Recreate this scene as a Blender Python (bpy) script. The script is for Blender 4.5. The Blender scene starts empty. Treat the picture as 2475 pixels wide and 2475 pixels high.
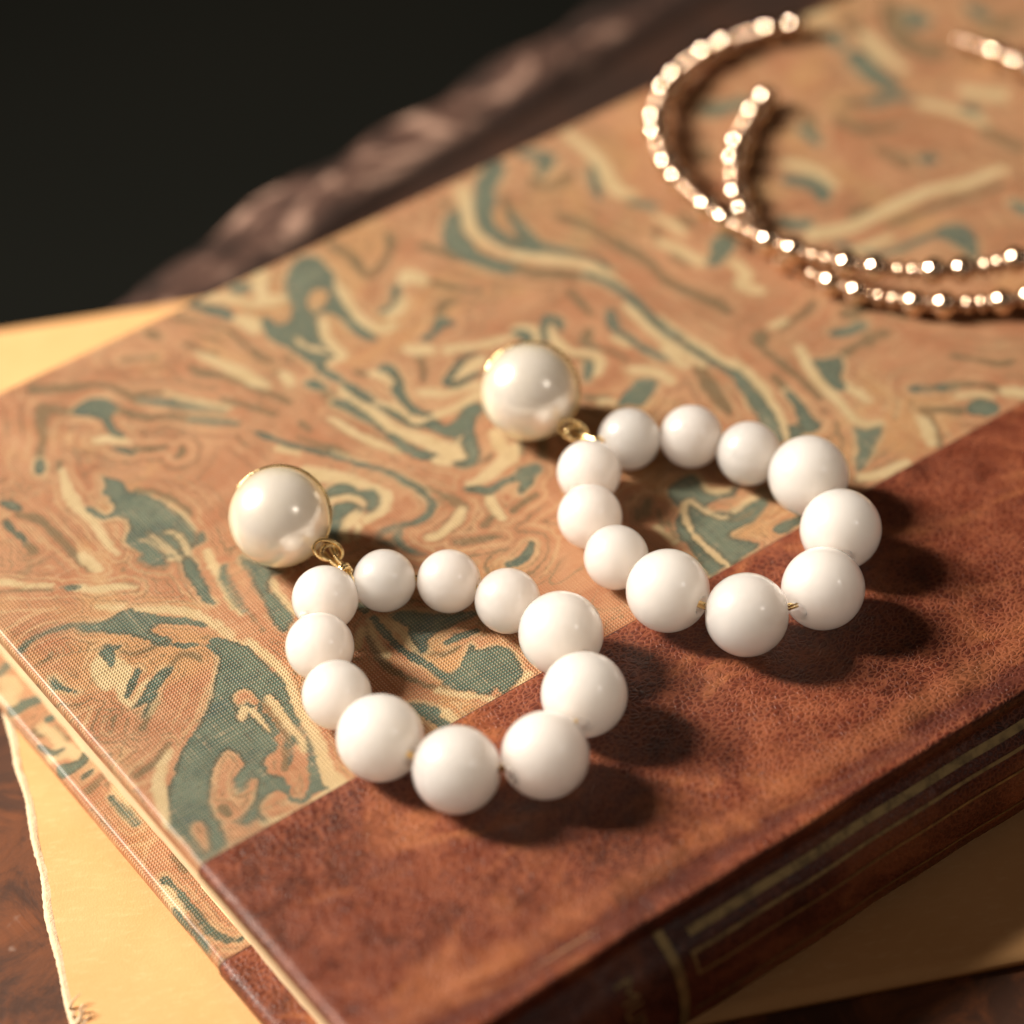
import bpy, math, random
import numpy as np
from mathutils import Vector, Matrix

random.seed(7)
RNG = np.random.RandomState(11)
CM = 0.01                      # all lengths below are written in centimetres
SC = bpy.context.scene
COL = SC.collection

# ------------------------------------------------------------------ camera
cam_d = bpy.data.cameras.new("camera")
cam = bpy.data.objects.new("camera", cam_d)
COL.objects.link(cam)
right = Vector((0.99957492, -0.02024767, -0.02097657))
up = Vector((0.02915449, 0.69420031, 0.71919117))
fwd = Vector((0.0, 0.71949702, -0.69449553))
M = Matrix.Identity(4)
for i in range(3):
    M[i][0], M[i][1], M[i][2] = right[i], up[i], -fwd[i]
M.translation = Vector((0.0, -26.28522, 25.37185)) * CM
cam.matrix_world = M
cam_d.sensor_width = 36.0
cam_d.lens = 2.8665955 * 36.0
cam_d.clip_start = 0.01
cam_d.clip_end = 50.0
cam_d.dof.use_dof = True
cam_d.dof.focus_distance = 0.3465
cam_d.dof.aperture_fstop = 8.4
cam_d.dof.aperture_blades = 0
SC.camera = cam

# ------------------------------------------------------------------ light
world = bpy.data.worlds.new("World")
SC.world = world
world.use_nodes = True
bg = world.node_tree.nodes["Background"]
bg.inputs[0].default_value = (1.0, 0.62, 0.38, 1)
bg.inputs[1].default_value = 0.052


def area(name, elev, az, dist, sx, sy, power, col):
    d = bpy.data.lights.new(name, 'AREA')
    d.shape = 'RECTANGLE'
    d.size, d.size_y = sx, sy
    d.energy = power
    d.color = col
    o = bpy.data.objects.new(name, d)
    COL.objects.link(o)
    e, a = math.radians(elev), math.radians(az)
    L = Vector((math.cos(e) * math.cos(a), math.cos(e) * math.sin(a), math.sin(e)))
    z = L
    x = Vector((0, 0, 1)).cross(z).normalized()
    y = z.cross(x)
    m = Matrix.Identity(4)
    for i in range(3):
        m[i][0], m[i][1], m[i][2] = x[i], y[i], z[i]
    m.translation = L * dist
    o.matrix_world = m
    return o


# a tall warm window-like lamp from the left, a small weak one from the right
area("key_light", 36, 165, 0.95, 0.14, 0.30, 27.5, (1.0, 0.90, 0.78))
area("fill_light", 44, -27, 1.1, 0.17, 0.17, 0.55, (1.0, 0.92, 0.82))

SC.view_settings.view_transform = 'Standard'
SC.view_settings.look = 'None'
SC.view_settings.exposure = 0.0
SC.view_settings.gamma = 1.0
SC.cycles.use_denoising = True
SC.cycles.use_adaptive_sampling = False
SC.cycles.max_bounces = 10
SC.cycles.caustics_reflective = True
SC.cycles.sample_clamp_indirect = 6.0


# ------------------------------------------------------------------ helpers
def mesh_obj(name, V, F, mat, parent=None, smooth=True, loc=None, attrs=None):
    me = bpy.data.meshes.new(name)
    V = np.asarray(V, dtype=np.float64) * CM
    me.from_pydata(V.tolist(), [], F if isinstance(F, list) else F.tolist())
    if smooth:
        me.polygons.foreach_set("use_smooth", [True] * len(me.polygons))
    if attrs:
        for k, arr in attrs.items():
            at = me.attributes.new(k, 'FLOAT', 'POINT')
            at.data.foreach_set("value", np.asarray(arr, dtype=np.float32).ravel())
    if mat:
        me.materials.append(mat)
    me.update()
    o = bpy.data.objects.new(name, me)
    COL.objects.link(o)
    if parent:
        o.parent = parent
    if loc is not None:
        o.location = Vector(loc) * CM
    return o


def empty(name, loc, rz=0.0):
    o = bpy.data.objects.new(name, None)
    o.empty_display_size = 0.02
    o.location = Vector(loc) * CM
    o.rotation_euler = (0, 0, rz)
    COL.objects.link(o)
    return o


def tag(o, label=None, cat=None, group=None, kind=None):
    for k, v in (("label", label), ("category", cat), ("group", group), ("kind", kind)):
        if v:
            o[k] = v
    return o


def grid_faces(nu, nv, closed_u=False, closed_v=False):
    i = np.arange(nu if closed_u else nu - 1)
    j = np.arange(nv if closed_v else nv - 1)
    I, J = np.meshgrid(i, j, indexing='ij')
    I2, J2 = (I + 1) % nu, (J + 1) % nv
    return np.stack([I * nv + J, I2 * nv + J, I2 * nv + J2, I * nv + J2], -1).reshape(-1, 4)


def catmull(P, n=4, closed=False):
    P = np.asarray(P, float)
    m = len(P)
    if m < 3 and not closed:
        t = np.linspace(0, 1, n + 1)[:, None]
        return P[0] * (1 - t) + P[-1] * t
    out = []
    for i in range(m if closed else m - 1):
        if closed:
            a, b, c, d = P[i - 1], P[i], P[(i + 1) % m], P[(i + 2) % m]
        else:
            a, b, c, d = P[max(i - 1, 0)], P[i], P[i + 1], P[min(i + 2, m - 1)]
        for k in range(n):
            t = k / n
            out.append(0.5 * ((2 * b) + (-a + c) * t + (2 * a - 5 * b + 4 * c - d) * t * t + (-a + 3 * b - 3 * c + d) * t ** 3))
    if not closed:
        out.append(P[-1])
    return np.array(out)


def tube(path, r, closed=False, seg=10):
    """vertices and faces of a round wire along a path"""
    path = np.asarray(path, float)
    n = len(path)
    if closed:
        T = np.roll(path, -1, 0) - np.roll(path, 1, 0)
    else:
        T = np.gradient(path, axis=0)
    T /= np.linalg.norm(T, axis=1)[:, None]
    ref = np.array([0, 0, 1.0]) if abs(T[0][2]) < 0.9 else np.array([1.0, 0, 0])
    N = np.cross(ref, T[0]); N /= np.linalg.norm(N)
    Ns = []
    for i in range(n):
        N = N - T[i] * (N @ T[i]); N /= np.linalg.norm(N)
        Ns.append(N)
    Ns = np.array(Ns); B = np.cross(T, Ns)
    rr = np.broadcast_to(np.asarray(r, float), (n,))
    a = np.linspace(0, 2 * np.pi, seg, endpoint=False)
    V = path[:, None] + rr[:, None, None] * (Ns[:, None] * np.cos(a)[None, :, None] + B[:, None] * np.sin(a)[None, :, None])
    V = V.reshape(-1, 3)
    F = grid_faces(n, seg, closed, True).tolist()
    if not closed:
        F.append(list(range(seg))[::-1]); F.append([(n - 1) * seg + k for k in range(seg)])
    return V, F


def join(parts):
    V, F, o = [], [], 0
    for v, f in parts:
        V.append(np.asarray(v)); F += [[k + o for k in q] for q in (f if isinstance(f, list) else f.tolist())]
        o += len(v)
    return np.vstack(V), F


def lathe(profile, seg=48, closed=False):
    """revolve (x, rho) pairs about the x axis"""
    P = np.asarray(profile, float)
    a = np.linspace(0, 2 * np.pi, seg, endpoint=False)
    V = np.stack([np.repeat(P[:, 0], seg), np.outer(P[:, 1], np.cos(a)).ravel(), np.outer(P[:, 1], np.sin(a)).ravel()], -1)
    return V, grid_faces(len(P), seg, closed, True)


def rot_to(axis, spin=0.0):
    return Vector((1, 0, 0)).rotation_difference(Vector(axis)) @ Matrix.Rotation(spin, 3, 'X').to_quaternion()


# ------------------------------------------------------------------ materials
class NT:
    def __init__(self, name):
        self.m = bpy.data.materials.new(name)
        self.m.use_nodes = True
        self.t = self.m.node_tree
        self.b = self.t.nodes["Principled BSDF"]
        tc = self.t.nodes.new("ShaderNodeTexCoord")
        mp = self.t.nodes.new("ShaderNodeMapping")
        mp.inputs['Scale'].default_value = (100, 100, 100)
        self.t.links.new(tc.outputs['Object'], mp.inputs['Vector'])
        self.co = mp.outputs[0]              # object space in centimetres

    def put(self, sock, v):
        if isinstance(v, bpy.types.NodeSocket):
            self.t.links.new(v, sock)
        else:
            if sock.type == 'RGBA' and len(v) == 3:
                v = (*v, 1)
            sock.default_value = v
        return self

    def set(self, **kw):
        names = dict(color='Base Color', rough='Roughness', metal='Metallic', normal='Normal', spec='Specular IOR Level', coat='Coat Weight',
                     coat_r='Coat Roughness', sss='Subsurface Weight', sss_r='Subsurface Radius', sss_s='Subsurface Scale', sheen='Sheen Weight', ior='IOR', coat_n='Coat Normal', stint='Specular Tint', sheen_r='Sheen Roughness', tf='Thin Film Thickness')
        for k, v in kw.items():
            self.put(self.b.inputs[names[k]], v)
        return self

    def noise(self, scale, detail=3, rough=0.5, dist=0.0, vec=None, out='Fac'):
        n = self.t.nodes.new("ShaderNodeTexNoise")
        self.put(n.inputs['Vector'], vec or self.co)
        n.inputs['Scale'].default_value = scale
        n.inputs['Detail'].default_value = detail
        n.inputs['Roughness'].default_value = rough
        n.inputs['Distortion'].default_value = dist
        return n.outputs[out]

    def map(self, scale=(1, 1, 1), rot=(0, 0, 0), loc=(0, 0, 0), vec=None):
        n = self.t.nodes.new("ShaderNodeMapping")
        self.put(n.inputs['Vector'], vec or self.co)
        n.inputs['Scale'].default_value = scale
        n.inputs['Rotation'].default_value = rot
        n.inputs['Location'].default_value = loc
        return n.outputs[0]

    def voro(self, scale, feature='DISTANCE_TO_EDGE', vec=None, rand=1.0):
        n = self.t.nodes.new("ShaderNodeTexVoronoi")
        n.feature = feature
        self.put(n.inputs['Vector'], vec or self.co)
        n.inputs['Scale'].default_value = scale
        n.inputs['Randomness'].default_value = rand
        return n.outputs['Distance']

    def math(self, op, a, b=0.0, c=0.0):
        n = self.t.nodes.new("ShaderNodeMath")
        n.operation = op
        for s, v in zip(n.inputs, (a, b, c)):
            self.put(s, v)
        return n.outputs[0]

    def ramp(self, f, lo, hi, a=0.0, b=1.0, smooth=True):
        n = self.t.nodes.new("ShaderNodeMapRange")
        n.interpolation_type = 'SMOOTHSTEP' if smooth else 'LINEAR'
        for s, v in zip(n.inputs[:5], (f, lo, hi, a, b)):
            self.put(s, v)
        return n.outputs[0]

    def mix(self, f, a, b, mode='MIX'):
        n = self.t.nodes.new("ShaderNodeMix")
        n.data_type = 'RGBA'
        n.blend_type = mode
        self.put(n.inputs[0], f); self.put(n.inputs[6], a); self.put(n.inputs[7], b)
        return n.outputs[2]

    def attr(self, name):
        n = self.t.nodes.new("ShaderNodeAttribute")
        n.attribute_name = name
        return n.outputs['Fac']

    def sep(self, vec=None):
        n = self.t.nodes.new("ShaderNodeSeparateXYZ")
        self.put(n.inputs[0], vec or self.co)
        return n.outputs

    def vmath(self, op, a, b):
        n = self.t.nodes.new("ShaderNodeVectorMath")
        n.operation = op
        self.put(n.inputs[0], a); self.put(n.inputs[1], b)
        return n.outputs[0]

    def bump(self, h, dist_cm, strength=1.0, normal=None):
        n = self.t.nodes.new("ShaderNodeBump")
        self.put(n.inputs['Height'], h)
        n.inputs['Distance'].default_value = dist_cm * CM
        n.inputs['Strength'].default_value = strength
        if normal:
            self.put(n.inputs['Normal'], normal)
        return n.outputs[0]


def mat_marbled():
    k = NT("marbled_cloth")
    wob = k.noise(5.5, 3, 0.55)
    wob2 = k.noise(22, 2, 0.5)
    edge = k.math('ADD', k.math('MULTIPLY', k.math('SUBTRACT', wob, 0.5), 0.05), k.math('MULTIPLY', k.math('SUBTRACT', wob2, 0.5), 0.03))
    # salmon ground with drawn-out streaks
    sw = k.noise(0.55, 3, 0.5, 2.2)
    st = k.noise(1.0, 5, 0.6, 1.6, vec=k.map((0.7, 2.6, 1), (0, 0, -0.5)))
    base = k.mix(k.ramp(sw, 0.34, 0.66), (0.33, 0.128, 0.057), (0.405, 0.197, 0.097))
    base = k.mix(k.ramp(st, 0.54, 0.78, 0, 0.5), base, (0.52, 0.30, 0.155))
    base = k.mix(k.ramp(k.noise(0.42, 3, 0.55, 1.5, vec=k.map(loc=(6, 2, 0))), 0.50, 0.68, 0, 0.7), base, (0.43, 0.235, 0.092))
    base = k.mix(k.ramp(k.noise(1.7, 4, 0.6, 1.4), 0.56, 0.74, 0, 0.55), base, (0.31, 0.10, 0.043))
    # faint hair-lines combed through the ground
    fl = k.noise(0.62, 3, 0.45, 3.4, vec=k.map((0.8, 1.9, 1), (0, 0, -0.55), (3, 1, 0)))
    hair = k.ramp(k.math('ABSOLUTE', k.math('SUBTRACT', fl, 0.5)), 0.0, 0.015, 0.85, 0.0)
    hair = k.math('MULTIPLY', hair, k.ramp(k.noise(0.9, 2, 0.5), 0.40, 0.56))
    base = k.mix(hair, base, (0.17, 0.13, 0.065))
    # feathered drags: the colours were pulled sideways in fine threads
    fe = k.noise(1, 4, 0.7, 0.8, vec=k.map((2.2, 11, 1), (0, 0, -0.5)))
    edge = k.math('ADD', edge, k.math('MULTIPLY', k.math('SUBTRACT', fe, 0.5), 0.13))
    fo = k.math('ADD', k.attr("olive"), edge)
    fc = k.math('ADD', k.attr("cream"), edge)
    fg = k.math('ADD', k.attr("green"), edge)
    mott = k.noise(3.2, 4, 0.6)
    fa = k.math('MAXIMUM', k.math('MAXIMUM', fg, fc), fo)
    ph = k.math('ADD', k.math('MULTIPLY', fa, 2 * math.pi / 0.21), k.math('MULTIPLY', k.noise(0.8, 3, 0.55, 0.8, vec=k.map(loc=(2, 8, 0))), 9.0))
    cs = k.math('SINE', ph)
    gate = k.ramp(k.noise(0.75, 3, 0.55, 0.5, vec=k.map(loc=(7, 1, 0))), 0.44, 0.60)
    gate2 = k.ramp(k.noise(0.75, 3, 0.55, 0.5, vec=k.map(loc=(1, 17, 0))), 0.42, 0.58)
    near = k.ramp(fa, -0.55, -0.35)
    base = k.mix(k.math('MULTIPLY', k.math('MULTIPLY', k.ramp(cs, 0.55, 0.95, 0, 0.5), gate2), near), base, (0.49, 0.335, 0.17))
    cs2 = k.math('SINE', k.math('ADD', k.math('MULTIPLY', fa, 2 * math.pi / 0.085), k.math('MULTIPLY', k.noise(1.3, 3, 0.6, 1.2, vec=k.map(loc=(5, 5, 0))), 14.0)))
    gate3 = k.ramp(k.noise(1.1, 3, 0.55, 0.5, vec=k.map(loc=(3, 27, 0))), 0.42, 0.56)
    base = k.mix(k.math('MULTIPLY', k.math('MULTIPLY', k.ramp(cs2, 0.6, 0.95, 0, 0.7), gate3), near), base, (0.13, 0.09, 0.04))
    base = k.mix(k.math('MULTIPLY', k.math('MULTIPLY', k.ramp(cs, -0.80, -0.97, 0, 0.75), gate), near), base, (0.10, 0.078, 0.036))
    olive = k.mix(k.ramp(mott, 0.35, 0.65), (0.135, 0.085, 0.035), (0.080, 0.072, 0.034))
    cream = k.mix(k.ramp(mott, 0.3, 0.7), (0.46, 0.345, 0.175), (0.53, 0.41, 0.225))
    green = k.mix(k.ramp(k.noise(2.0, 4, 0.6, 0.6), 0.32, 0.68), (0.042, 0.088, 0.068), (0.088, 0.135, 0.098))
    green = k.mix(k.ramp(k.noise(1.1, 3, 0.6, 1.0, vec=k.map(loc=(9, 4, 0))), 0.56, 0.72, 0, 0.8), green, (0.034, 0.078, 0.072))
    green = k.mix(k.ramp(k.noise(6, 4, 0.7, vec=k.map(loc=(1, 9, 0))), 0.50, 0.68, 0, 0.65), green, (0.026, 0.058, 0.050))
    gd = k.ramp(k.math('SINE', k.math('ADD', k.math('MULTIPLY', fg, 50.0), k.math('MULTIPLY', fe, 16.0))), 0.4, 0.98, 0, 0.4)
    green = k.mix(gd, green, (0.085, 0.105, 0.062))
    c = k.mix(k.ramp(fo, -0.05, 0.022, 0, 0.85), base, olive)
    c = k.mix(k.ramp(fc, -0.06, 0.02, 0, 0.95), c, cream)
    # a pale rim of thinned colour just outside each green vein
    c = k.mix(k.math('MULTIPLY', k.ramp(fg, -0.09, -0.02, 0, 0.6), k.ramp(k.noise(1.3, 2, 0.5, vec=k.map(loc=(4, 14, 0))), 0.42, 0.62)), c, cream)
    soft = k.ramp(k.noise(0.9, 2, 0.5, vec=k.map(loc=(11, 3, 0))), 0.45, 0.65, 0.012, 0.06)
    c = k.mix(k.ramp(fg, k.math('SUBTRACT', -0.012, soft), soft), c, green)
    rim = k.math('MULTIPLY', k.ramp(fg, -0.01, 0.015), k.ramp(fg, 0.015, 0.05, 1, 0))
    c = k.mix(k.math('MULTIPLY', rim, k.ramp(k.noise(1.2, 2, 0.5, vec=k.map(loc=(2, 6, 0))), 0.38, 0.6, 0.1, 0.85)), c, (0.026, 0.038, 0.022))
    # woven book-cloth
    x, y, z = k.sep()
    p = 2 * math.pi / 0.040
    jx = k.math('MULTIPLY', k.math('SUBTRACT', k.noise(1.2, 3, 0.6, vec=k.map((0.5, 4, 1))), 0.5), 4.5)
    jy = k.math('MULTIPLY', k.math('SUBTRACT', k.noise(1.2, 3, 0.6, vec=k.map((4, 0.5, 1))), 0.5), 4.5)
    sx = k.math('SINE', k.math('ADD', k.math('MULTIPLY', x, p), jy))
    sy = k.math('SINE', k.math('ADD', k.math('MULTIPLY', y, p * 0.93), jx))
    wv = k.math('MULTIPLY', sx, sy)
    lines = k.math('ADD', k.math('MULTIPLY', sx, 0.36), k.math('MULTIPLY', sy, 0.16))
    weave = k.math('ADD', k.math('MULTIPLY', wv, 0.40), k.math('ADD', lines, 0.5))
    slubx = k.noise(1, 2, 0.6, vec=k.map((0.9, 26, 1)))
    sluby = k.noise(1, 2, 0.6, vec=k.map((26, 0.9, 1), loc=(5, 2, 0)))
    slub = k.math('ADD', slubx, sluby)
    c = k.mix(k.math('MULTIPLY', k.ramp(k.math('ADD', weave, k.math('MULTIPLY', k.math('SUBTRACT', slub, 1.0), 0.8)), 0.60, 1.0), 0.50), c, (0.50, 0.36, 0.22))
    c = k.mix(k.math('MULTIPLY', k.ramp(weave, 0.45, 0.05), 0.5), c, (0.085, 0.045, 0.022))
    c = k.mix(k.ramp(slub, 0.85, 0.66, 0, 0.32), c, (0.17, 0.07, 0.032))
    c = k.mix(k.ramp(slub, 1.15, 1.34, 0, 0.30), c, (0.54, 0.37, 0.22))
    h = k.math('ADD', weave, k.math('MULTIPLY', slub, 0.6))
    k.set(color=c, rough=0.55, spec=0.22, normal=k.bump(h, 0.009, 0.9))
    k.set(coat=0.13, coat_r=0.24)
    return k.m


def mat_leather():
    k = NT("brown_leather")
    warp = k.vmath('ADD', k.co, k.vmath('MULTIPLY', k.noise(1.5, 2, 0.5, out='Color'), (0.25, 0.25, 0.25)))
    warp = k.vmath('ADD', warp, k.vmath('MULTIPLY', k.vmath('SUBTRACT', k.noise(17, 2, 0.6, out='Color'), (0.5, 0.5, 0.5)), (0.055, 0.055, 0.0)))
    grain = k.voro(15, vec=k.vmath('MULTIPLY', warp, (0.85, 1.15, 1.0)))
    cell = k.voro(15, 'F1', vec=k.vmath('MULTIPLY', warp, (0.85, 1.15, 1.0)))
    fine = k.noise(34, 3, 0.6)
    big = k.noise(0.55, 5, 0.62, 0.7)
    mid = k.noise(2.6, 4, 0.65, 0.5)
    tone = k.math('ADD', k.math('MULTIPLY', big, 0.6), k.math('MULTIPLY', mid, 0.4))
    c = k.mix(k.ramp(tone, 0.36, 0.52), (0.044, 0.0090, 0.0052), (0.118, 0.0235, 0.0108))
    c = k.mix(k.ramp(tone, 0.50, 0.66), c, (0.215, 0.055, 0.0215))
    # rubbed creases where the leather was handled
    cr = k.noise(0.5, 3, 0.5, 1.2, vec=k.map((0.6, 1.3, 1), (0, 0, 0.9)))
    c = k.mix(k.math('MULTIPLY', k.ramp(k.math('ABSOLUTE', k.math('SUBTRACT', cr, 0.5)), 0.0, 0.07, 0.6, 0), k.ramp(big, 0.42, 0.6)), c, (0.40, 0.145, 0.055))
    # grain : raised pebbles keep the dark stain, the fine net between them is rubbed pale
    net = k.ramp(k.math('ADD', grain, k.math('MULTIPLY', k.math('SUBTRACT', fine, 0.5), 0.28)), -0.01, 0.19, 1, 0)
    c = k.mix(k.math('MULTIPLY', net, k.ramp(mid, 0.3, 0.62, 0.25, 0.70)), c, (0.30, 0.098, 0.047))
    c = k.mix(k.ramp(cell, 0.5, 0.1, 0, 0.30), c, (0.055, 0.014, 0.008))
    c = k.mix(k.ramp(fine, 0.35, 0.55, 0.28, 0), c, (0.045, 0.012, 0.007))
    x, y, z = k.sep()
    # worn ridge and stained hollow of the joint along the spine edge
    wj = k.math('ADD', y, k.math('MULTIPLY', k.math('SUBTRACT', k.noise(1.6, 4, 0.6), 0.5), 0.35))
    ridge = k.math('MULTIPLY', k.ramp(wj, -5.78, -5.55), k.ramp(wj, -5.50, -5.25, 1, 0))
    c = k.mix(k.math('MULTIPLY', ridge, 0.22), c, (0.38, 0.14, 0.055))
    hol = k.math('MULTIPLY', k.ramp(wj, -6.0, -5.88), k.ramp(wj, -5.80, -5.66, 1, 0))
    c = k.mix(k.math('MULTIPLY', hol, 0.65), c, (0.075, 0.020, 0.014))
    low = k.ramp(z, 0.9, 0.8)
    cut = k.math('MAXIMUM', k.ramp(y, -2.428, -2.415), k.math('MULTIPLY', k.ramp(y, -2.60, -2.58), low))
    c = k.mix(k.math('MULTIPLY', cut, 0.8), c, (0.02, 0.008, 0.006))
    h = k.math('ADD', k.math('MULTIPLY', k.ramp(grain, 0.0, 0.30), 0.7), k.math('MULTIPLY', fine, 0.35))
    k.set(color=c, rough=k.ramp(mid, 0.3, 0.7, 0.36, 0.50), spec=0.30, normal=k.bump(h, 0.010, 0.85))
    k.set(coat=0.06, coat_r=0.3)
    return k.m


def mat_simple(name, col, rough=0.5, metal=0.0, spec=0.5, **kw):
    k = NT(name)
    k.set(color=col, rough=rough, metal=metal, spec=spec, **kw)
    return k.m


def mat_gold(name, col, rough=0.16):
    k = NT(name)
    n = k.noise(5, 2, 0.5)
    k.set(color=col, metal=1.0, rough=k.ramp(n, 0.3, 0.7, rough * 0.7, rough * 1.5))
    return k.m


def mat_tooling():
    k = NT("rubbed_gold_leaf")
    n = k.noise(6, 4, 0.7)
    c = k.mix(k.ramp(n, 0.30, 0.62), (0.21, 0.145, 0.06), (0.42, 0.30, 0.13))
    k.set(color=c, metal=k.ramp(n, 0.30, 0.62, 0.3, 0.55), rough=0.55)
    return k.m


def mat_bead():
    k = NT("ivory_bead")
    n = k.noise(0.8, 2, 0.5)
    c = k.mix(n, (0.915, 0.765, 0.62), (0.93, 0.805, 0.68))
    k.set(color=c, rough=0.34, spec=0.35, sss=0.94, sss_r=(1.0, 0.93, 0.85), sss_s=5.0 * CM, coat=1.0, coat_r=0.075, ior=1.5)
    k.b.subsurface_method = 'RANDOM_WALK'
    return k.m


def mat_pearl():
    k = NT("pearl_lustre")
    x, y, z = k.sep()
    n = k.noise(1.4, 2, 0.5)
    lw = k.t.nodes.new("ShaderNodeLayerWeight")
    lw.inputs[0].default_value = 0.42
    c = k.mix(k.ramp(lw.outputs['Facing'], 0.1, 0.95), (0.80, 0.715, 0.60), (0.84, 0.66, 0.36))  # gold towards the rim paints in warm light bounced off cup and card
    c = k.mix(k.ramp(n, 0.35, 0.65, 0, 0.3), c, (0.80, 0.76, 0.72))
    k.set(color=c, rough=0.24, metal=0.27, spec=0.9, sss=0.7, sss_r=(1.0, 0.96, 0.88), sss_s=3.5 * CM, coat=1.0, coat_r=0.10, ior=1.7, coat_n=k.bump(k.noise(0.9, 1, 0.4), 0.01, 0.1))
    return k.m


def mat_paper():
    k = NT("buff_card")
    fib = k.noise(1, 4, 0.65, vec=k.map((5, 14, 5), (0, 0, 0.6)))
    mott = k.noise(0.5, 4, 0.6)
    c = k.mix(k.ramp(mott, 0.3, 0.7), (0.60, 0.325, 0.130), (0.66, 0.375, 0.165))
    c = k.mix(k.ramp(fib, 0.5, 0.75, 0, 0.35), c, (0.76, 0.48, 0.24))
    k.set(color=c, rough=0.7, spec=0.2, normal=k.bump(k.math('ADD', fib, k.noise(40, 2, 0.5)), 0.006, 0.5))
    return k.m


def mat_torn():
    k = NT("torn_card_core")
    c = k.mix(k.noise(7, 4, 0.7), (0.60, 0.43, 0.25), (0.78, 0.64, 0.46))
    k.set(color=c, rough=0.85, spec=0.1, normal=k.bump(k.noise(22, 4, 0.7), 0.02, 0.8))
    return k.m


def mat_pages():
    k = NT("page_edges")
    x, y, z = k.sep()
    ln = k.noise(1, 3, 0.6, vec=k.map((0.3, 0.3, 60)))
    c = k.mix(ln, (0.60, 0.44, 0.25), (0.80, 0.63, 0.41))
    c = k.mix(k.ramp(k.noise(25, 3, 0.7), 0.55, 0.75, 0, 0.3), c, (0.45, 0.30, 0.16))
    k.set(color=c, rough=0.8, spec=0.2, normal=k.bump(ln, 0.01, 0.6))
    return k.m


def mat_wood():
    k = NT("stained_wood")
    g = k.noise(1, 5, 0.65, 0.6, vec=k.map((0.35, 1.3, 1)))
    m = k.noise(0.9, 5, 0.7, 0.6)
    x, y, z = k.sep()
    c = k.mix(k.ramp(m, 0.40, 0.60), (0.055, 0.022, 0.012), (0.15, 0.048, 0.017))
    c = k.mix(k.ramp(g, 0.35, 0.62, 0.45, 0), c, (0.045, 0.022, 0.014))
    spots = k.ramp(k.noise(1.5, 3, 0.5), 0.66, 0.75, 0, 0.7)
    c = k.mix(spots, c, (0.30, 0.22, 0.18))
    # darker towards the far edge, red-brown near the front
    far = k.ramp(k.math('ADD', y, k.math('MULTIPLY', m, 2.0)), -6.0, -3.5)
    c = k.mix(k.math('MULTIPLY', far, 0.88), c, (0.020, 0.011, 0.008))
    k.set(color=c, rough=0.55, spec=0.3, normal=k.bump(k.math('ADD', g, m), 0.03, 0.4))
    return k.m


def mat_woodedge():
    k = NT("scuffed_wood_edge")
    m = k.noise(0.9, 4, 0.6, 0.6, vec=k.map((0.75, 1.2, 1)))
    f = k.noise(2.4, 4, 0.65)
    c = k.mix(k.ramp(m, 0.38, 0.58), (0.014, 0.008, 0.006), (0.085, 0.044, 0.032))
    c = k.mix(k.ramp(m, 0.52, 0.62), c, (0.31, 0.195, 0.145))
    c = k.mix(k.ramp(f, 0.5, 0.72, 0, 0.6), c, (0.07, 0.035, 0.026))
    x, y, z = k.sep()
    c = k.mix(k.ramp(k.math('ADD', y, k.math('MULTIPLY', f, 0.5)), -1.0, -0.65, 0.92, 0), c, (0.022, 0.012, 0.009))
    k.set(color=c, rough=0.6, spec=0.25, normal=k.bump(f, 0.05, 0.5))
    return k.m


def mat_floor():
    k = NT("dark_floor")
    n = k.noise(0.02, 4, 0.6)
    c = k.mix(n, (0.009, 0.0122, 0.0108), (0.024, 0.024, 0.019))
    k.set(color=c, rough=0.7, spec=0.2)
    return k.m


M_MARBLE, M_LEATHER = mat_marbled(), mat_leather()
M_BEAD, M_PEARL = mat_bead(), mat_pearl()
M_GOLD = mat_gold("yellow_gold_wire", (0.95, 0.72, 0.36), 0.22)
M_BGOLD = mat_gold("rose_gold_bead", (0.92, 0.72, 0.54), 0.10)
M_SGOLD = mat_gold("rose_gold_rondelle", (0.78, 0.56, 0.40), 0.20)
M_TOOL = mat_tooling()
M_PAPER, M_TORN, M_PAGES = mat_paper(), mat_torn(), mat_pages()
M_WOOD, M_EDGE, M_FLOOR = mat_wood(), mat_woodedge(), mat_floor()

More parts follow.
